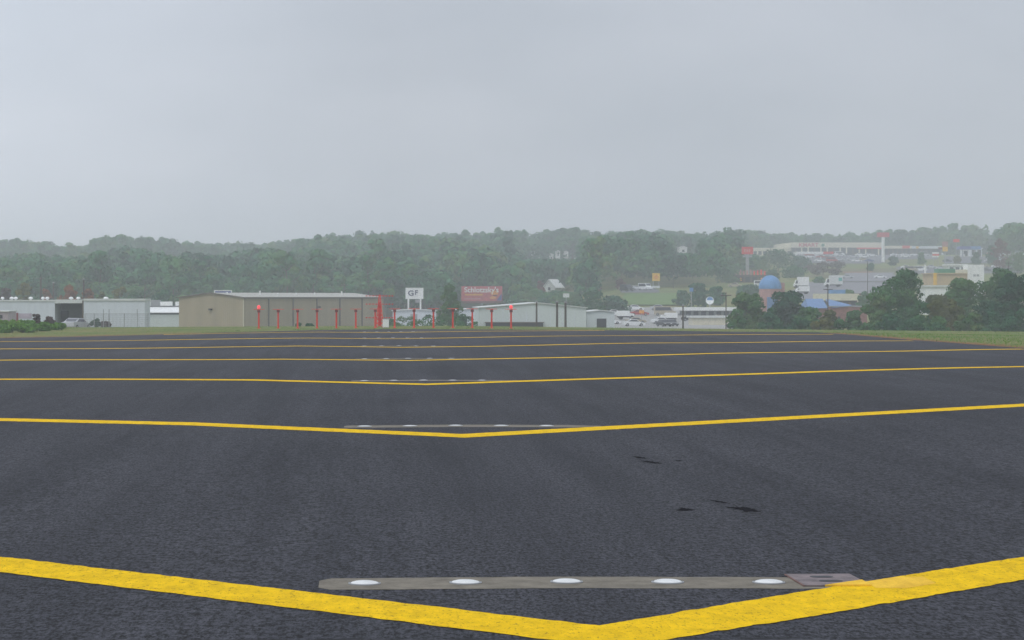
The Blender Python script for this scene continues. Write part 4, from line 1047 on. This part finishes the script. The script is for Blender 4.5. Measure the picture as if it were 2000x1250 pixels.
t = thing('equipment_cabinet', 'white equipment cabinet at the foot of the red lattice mast', 'cabinet', (X, 266, z0))
b = MB(); b.box(-.34, .34, -.3, .3, .10, .93, 0, .02); b.obj('body', M['white'], t)
b = MB(); b.box(-.38, .38, -.34, .34, .93+.002, .99, 0, .02); b.obj('lid', M['pale_roof'], t)
b = MB(); b.box(-.30, .30, -.33, -.302, .15, .88); b.obj('door', M['white'], t)
b = MB(); b.box(-.30, -.22, -.25, .25, 0, .099); b.box(.22, .30, -.25, .25, 0, .099); b.obj('foot', M['galv'], t)

# ------------------------------------------------------------------ wire fence at the left
Yf = 290.
t = thing('wire_fence', 'grey chain-link fence with tall posts before the pale warehouse', 'fence', (0, Yf, 0))
x0, x1 = XP(166, Yf), XP(291, Yf)
for i, px in enumerate((166, 184, 202, 213, 243, 268, 289)):
    x = XP(px, Yf); zb = g(x, Yf)-.05; hh = ZP(604 if px in (202, 213, 268) else 612, Yf)
    b = MB(); b.tube((x, 0, zb), (x, 0, hh), .045, n=8); b.obj('post', M['galv'], t)
b = MB(); z = ZP(613, Yf)
x = x0; s = .16
while x < x1:
    zb = g(x, Yf)+.03; b.box(x-.013, x+.013, -.015, .015, zb, z); x += s
zz = z
while zz > g(x0, Yf): b.box(x0, x1, -.012, .012, zz-.008, zz+.008); zz -= .22
b.obj('wire_mesh', M['galv'], t)
b = MB(); b.tube((x0, 0, z), (x1, 0, z), .03, n=6); b.obj('rail', M['galv'], t)

# ------------------------------------------------------------------ vehicles
def car_parts(col, L=4.5, W=1.78, Hh=1.42, kind='car'):
    """returns list of (name, mesh) with x along width, front towards -y"""
    out = []
    hl = L/2
    b = MB()
    if kind == 'car': prof = [(-hl, .38), (-hl+.06, .66), (-hl+1.15, .90), (-hl+1.75, Hh-.06), (hl-1.55, Hh), (hl-.75, .98), (hl-.05, .92), (hl, .42), (hl-.1, .24), (-hl+.1, .24)]
    elif kind == 'van': prof = [(-hl, .42), (-hl+.05, .95), (-hl+.75, 1.15), (-hl+1.3, Hh-.05), (-hl+1.7, Hh), (hl-.08, Hh), (hl, Hh-.2), (hl, .35), (hl-.1, .26), (-hl+.1, .26)]
    # tumblehome: two profiles, narrower on top
    n = len(prof); vs = []
    for sx in (-1, 1):
        for y, z in prof:
            k = 1-.16*max(0, (z-.9)/(Hh-.9)) if Hh > 1 else 1
            vs.append((sx*W/2*k, y, z))
    fs = [tuple(range(n)), tuple(range(2*n-1, n-1, -1))]+[(i, n+i, n+(i+1) % n, (i+1) % n) for i in range(n)]
    b.add(vs, fs); out.append(('body', b.mesh('body', M['car_'+col])))
    b = MB()
    def side(sx, pts, off=.012):
        v = []
        for y, z in pts:
            k = 1-.16*max(0, (z-.9)/(Hh-.9)); v.append((sx*(W/2*k+off), y, z))
        b.add(v, [tuple(range(len(pts)))])
    if kind == 'car': pts = [(-hl+1.30, .93), (-hl+1.82, Hh-.14), (hl-1.60, Hh-.10), (hl-.95, 1.0)]; ws = [(-hl+1.20, .935), (-hl+1.72, Hh-.11)]; rs = [(hl-1.46, Hh-.06), (hl-.82, 1.04)]
    else: pts = [(-hl+.95, 1.2), (-hl+1.4, Hh-.18), (hl-.3, Hh-.18), (hl-.3, 1.2)]; ws = [(-hl+.80, 1.19), (-hl+1.26, Hh-.12)]; rs = [(hl+.0, Hh-.25), (hl+.0, 1.2)]
    for sx in (-1, 1): side(sx, pts)
    for (ya, za), (yb, zb), o in ((ws[0], ws[1], -.015), (rs[0], rs[1], .015)):
        b.add([(-W*.43, ya+o, za+.01), (W*.43, ya+o, za+.01), (W*.38, yb+o, zb+.01), (-W*.38, yb+o, zb+.01)], [(0, 1, 2, 3)])
    out.append(('windows', b.mesh('windows', M['glass'])))
    wheels = []
    for sx in (-1, 1):
        for yy in (-hl+.85, hl-.85):
            w_ = MB(); w_.tube((sx*(W/2-.2), yy, .31), (sx*(W/2+.015), yy, .31), .31, n=16); w_.tube((sx*(W/2+.01), yy, .31), (sx*(W/2+.03), yy, .31), .18, n=12, mi=1)
            wheels.append(('wheel', w_.mesh('wheel', [M['tyre'], M['galv']])))
    lights = []
    for sx in (-1, 1):
        l_ = MB(); l_.box(sx*W*.36-.17, sx*W*.36+.17, -hl-.01, -hl+.1, .56, .70); lights.append(('headlight', l_.mesh('headlight', M['lens'])))
    return out+wheels+lights
def join_meshes(name, parts):
    bm = bmesh.new(); mats = []
    for nm, me in parts:
        n0 = len(bm.faces); bm.from_mesh(me); bm.faces.ensure_lookup_table(); base = len(mats); mats += list(me.materials)
        for f in bm.faces[n0:]: f.material_index += base
    me = bpy.data.meshes.new(name); bm.to_mesh(me); bm.free()
    for m in mats: me.materials.append(m)
    return me
def car_thing(label, col, X, Y, z, rot, kind='car', group=None, **kw):
    t = thing('parked_car' if kind == 'car' else 'parked_van', label, kind, (X, Y, z), rot, group)
    for nm, me in car_parts(col, kind=kind, **kw): link(nm, me, t)
    return t
X = XP(149, 303.); car_thing('silver car parked behind the wire fence by the left bushes', 'silver', X, 303., g(X, 303)+.02, math.radians(158))
X = XP(90, 318.)
far_cars = {}
def far_car(col, kind, X, Y, z, rot, label, group):
    if (col, kind) not in far_cars:
        far_cars[(col, kind)] = join_meshes('car', car_parts(col, kind=kind, **({} if kind == 'car' else dict(L=5.2, W=1.95, Hh=2.15))))
    o = link('parked_car' if kind == 'car' else 'parked_van', far_cars[(col, kind)], None, (X, Y, z), rot); tag(o, label, kind, group); return o
r = random.Random(11)
cw = ['white', 'silver', 'white', 'red', 'silver', 'blue', 'black', 'tan', 'white']
cn = dict(white='white', silver='silver grey', red='red', blue='dark blue', black='black', tan='tan')
def car_row(px0, px1, Y, step, where, skip=.15, rot0=0, lotz=LOT, van=.12):
    px = px0
    while px < px1:
        if r.random() > skip:
            c = r.choice(cw); k = 'van' if r.random() < van else 'car'; yy = Y+r.uniform(-1, 1); X = XP(px, yy)
            far_car(c, k, X, yy, g(X, yy)+lotz, math.radians(rot0+r.uniform(-6, 6)), f'{cn[c]} {k} parked {where}', f'{cn[c]} {k}s parked {where}')
        px += step*F/Y
car_row(1562, 1715, 1290, 5.2, 'in the store lot before the superstore', .25, 90)
car_row(1560, 1720, 1225, 5.4, 'in the front row of the superstore lot', .2, 90)
car_row(1640, 1700, 1175, 5.6, 'at the lower edge of the superstore lot', .3, 90)
car_row(1728, 1825, 1300, 5.2, 'before the strip of shops', .2, 90)
car_row(1726, 1770, 1235, 5.4, 'before the strip of shops, lower row', .25, 90)
car_row(1220, 1278, 770, 3.2, 'above the hillside lawn', .1, 25, van=.2)
car_row(1224, 1262, 757, 3.2, 'on the front edge above the hillside lawn', .3, 25)
car_row(1850, 1960, 1150, 6.5, 'by the fuel station', .35, 80)
car_row(1762, 1806, 990, 3.6, 'on the slope above the large tree', .1, 60, van=.5)
car_row(1770, 1835, 1035, 5.2, 'in the upper row above the large tree', .25, 85, van=.3)
car_row(1838, 1905, 1012, 5.2, 'in the lot behind the tan store', .2, 80, van=.2)
car_row(1925, 1990, 985, 5.0, 'right of the white tower', .2, 75)
car_row(1895, 1985, 1048, 5.6, 'in the upper row right of the white tower', .25, 85)
car_row(1900, 1985, 1190, 5.6, 'beside the small house with red roof', .3, 80)
car_row(1545, 1700, 1335, 5.2, 'in the top row of the superstore lot', .25, 90)
car_row(1560, 1720, 1258, 5.3, 'in the third row of the superstore lot', .35, 90)
car_row(1600, 1720, 1150, 5.8, 'in the lowest row of the superstore lot', .4, 90)
car_row(1655, 1740, 905, 12, 'on the sloping asphalt road', .2, 85)
car_row(1808, 1870, 640, 5.0, 'in front of the tan store', .2, 85)
car_row(1190, 1260, 505, 5.0, 'in the front row of the pale yard', .1, 88, van=.25)
car_row(1192, 1300, 545, 5.6, 'in the second row of the pale yard', .15, 95, van=.2)
car_row(1200, 1330, 590, 6.0, 'in the third row of the pale yard', .2, 85, van=.25)
car_row(1240, 1325, 620, 6.0, 'at the back of the pale yard', .3, 85)
car_row(1350, 1440, 560, 6.4, 'beneath the white-edged building', .2, 90)
car_row(1436, 1500, 800, 4.4, 'below the brown building', .25, 70)
for (px, Y, c, lab, rt) in ((1297, 500, 'black', 'dark car facing the runway at the right of the pale yard', 15), (1311, 502, 'black', 'dark car beside its twin at the right of the pale yard', 10), (886, 455, 'silver', 'silver car half hidden behind the narrow dark tree', 60), (943, 420, 'white', 'white car before the left end of the metal barn', 5),
                            (908, 450, 'white', 'white car behind the tenth red post', 70)):
    X = XP(px, Y); car_thing(lab, c, X, Y, g(X, Y)+LOT, math.radians(rt))
# box trucks / camper
def box_truck(label, px0, px1, pyt, Y, body, cabside=-1, emblem=None, rot=0):
    x0, x1 = XP(px0, Y), XP(px1, Y); L = x1-x0; xm = (x0+x1)/2; z0 = g(xm, Y)+LOT; ht = ZP(pyt, Y)-z0
    t = thing('box_truck', label, 'truck', (xm, Y, z0), rot); s = cabside; w = L/2
    b = MB(); a, c = sorted((s*w*.45, -s*w)); b.box(a, c, -1.1, 1.1, .75, ht, 0, .06); b.obj('cargo_box', M[body], t)
    b = MB(); p = [(s*w*.47, .45), (s*w, .45), (s*w, 1.15), (s*w*.86, 1.35), (s*w*.72, ht*.72), (s*w*.47, ht*.74)]
    b.prism(p if s > 0 else p[::-1], -.98, .98); b.obj('cab', M['white'], t)
    b = MB(); p = [(s*w*.52, 1.35), (s*w*.83, 1.35), (s*w*.71, ht*.68), (s*w*.52, ht*.68)]; b.prism(p if s > 0 else p[::-1], -1.0, -.981); b.obj('window', M['glass'], t)
    b = MB(); b.box(-w*.98, w*.9, -.8, .8, .45, .74); b.obj('chassis', M['dark'], t)
    for xx in (s*w*.72, -s*w*.55):
        for yy in (-.95, .95):
            b = MB(); b.tube((xx, yy-.13, .45), (xx, yy+.13, .45), .45, n=16); b.obj('wheel', M['tyre'], t)
    if emblem:
        b = MB(); b.box(-s*w*.7-.5, -s*w*.7+.6, -1.13, -1.103, ht*.5, ht*.8); b.obj('emblem', M[emblem], t)
    return t
box_truck('white camper truck parked left on the grey lot above the dark tree', 1550, 1579, 541, 790, 'white', -1)
box_truck('pale box truck with teal emblem on the grey lot', 1610, 1645, 538, 800, 'pale_roof', -1, 'teal')
box_truck('white delivery truck lower left of the camper, half hidden by the tree', 1554, 1580, 559, 735, 'white', -1)
box_truck('white truck in the pale yard behind the annex shed', 1205, 1238, 607, 570, 'white', 1)
box_truck('pale truck at the right of the pale yard', 1290, 1322, 611, 560, 'white', -1)

# ------------------------------------------------------------------ haze, sky, light, camera
b = MB(); b.box(-2500, 2500, -320, 3600, -9.5, 56)
hz = b.obj('haze', None); hz['kind'] = 'stuff'; hz['label'] = 'pale grey morning haze'
m = bpy.data.materials.new('haze_air'); m.use_nodes = True; nt = m.node_tree; nt.nodes.clear()
o_ = nt.nodes.new('ShaderNodeOutputMaterial'); pv = nt.nodes.new('ShaderNodeVolumePrincipled')
pv.inputs['Color'].default_value = (.935, .972, 1.0, 1); pv.inputs['Density'].default_value = .00054; pv.inputs['Anisotropy'].default_value = .1
nt.links.new(pv.outputs[0], o_.inputs['Volume'])
hz.data.materials.clear(); hz.data.materials.append(m)

SUN_EL, SUN_AZ = math.radians(55), math.radians(215)
wd = bpy.data.worlds.new('World'); scene.world = wd; wd.use_nodes = True; nt = wd.node_tree
bg = nt.nodes['Background']; sky = nt.nodes.new('ShaderNodeTexSky'); sky.sky_type = 'NISHITA'; sky.sun_disc = False
sky.sun_elevation = SUN_EL; sky.sun_rotation = SUN_AZ; sky.air_density = 1.0; sky.dust_density = 3.0
tc = nt.nodes.new('ShaderNodeTexCoord').outputs['Generated']
n1 = noise(nt, mapping(nt, tc, (1, 1, 2.4)), 6.5, 5, .5)
n2 = noise(nt, mapping(nt, tc, (1, 1, 3.5)), 9.0, 4, .5)
cf = rng_(nt, mathn(nt, 'ADD', mathn(nt, 'MULTIPLY', n1, .75), mathn(nt, 'MULTIPLY', n2, .25)), .34, .66)
spd = nt.nodes.new('ShaderNodeSeparateXYZ'); nt.links.new(tc, spd.inputs[0])
cloud = mixc(nt, cf, (4.88, 5.30, 6.02), (5.72, 6.08, 6.82))
gain = mathn(nt, 'MULTIPLY', rng_(nt, spd.outputs[2], .08, .9, 1, 1.65), rng_(nt, spd.outputs[0], -.17, .01, 1.36, 1))
gc = nt.nodes.new('ShaderNodeCombineColor')
for i in range(3): nt.links.new(gain, gc.inputs[i])
cloud = mixc(nt, 1.0, cloud, gc.outputs[0], 'MULTIPLY')
skyc = mixc(nt, .92, sky.outputs[0], cloud)
nt.links.new(skyc, bg.inputs[0]); bg.inputs[1].default_value = .10
sl = bpy.data.lights.new('Sun', 'SUN'); sl.energy = .85; sl.angle = math.radians(20); sl.color = (1, .97, .92)
so = bpy.data.objects.new('Sun', sl); COL.objects.link(so)
d = Vector((math.sin(SUN_AZ)*math.cos(SUN_EL), math.cos(SUN_AZ)*math.cos(SUN_EL), math.sin(SUN_EL)))
so.rotation_euler = d.to_track_quat('Z', 'Y').to_euler(); so.location = (0, -50, 80)

cam = bpy.data.cameras.new('Camera'); co = bpy.data.objects.new('Camera', cam); COL.objects.link(co)
co.location = (0, 0, H); co.rotation_euler = (math.radians(90), 0, 0)
cam.sensor_width = 36; cam.lens = F/2000*36; cam.shift_x = (1000-PX0)/2000; cam.shift_y = -(625-PYH)/2000
cam.clip_end = 8000; cam.clip_start = .1
scene.camera = co
scene.view_settings.view_transform = 'Standard'; scene.view_settings.look = 'None'; scene.view_settings.exposure = 0.0; scene.view_settings.gamma = 1
scene.render.engine = 'CYCLES'
scene.cycles.volume_bounces = 2; scene.cycles.max_bounces = 8; scene.cycles.use_denoising = True
scene.cycles.volume_step_rate = 1
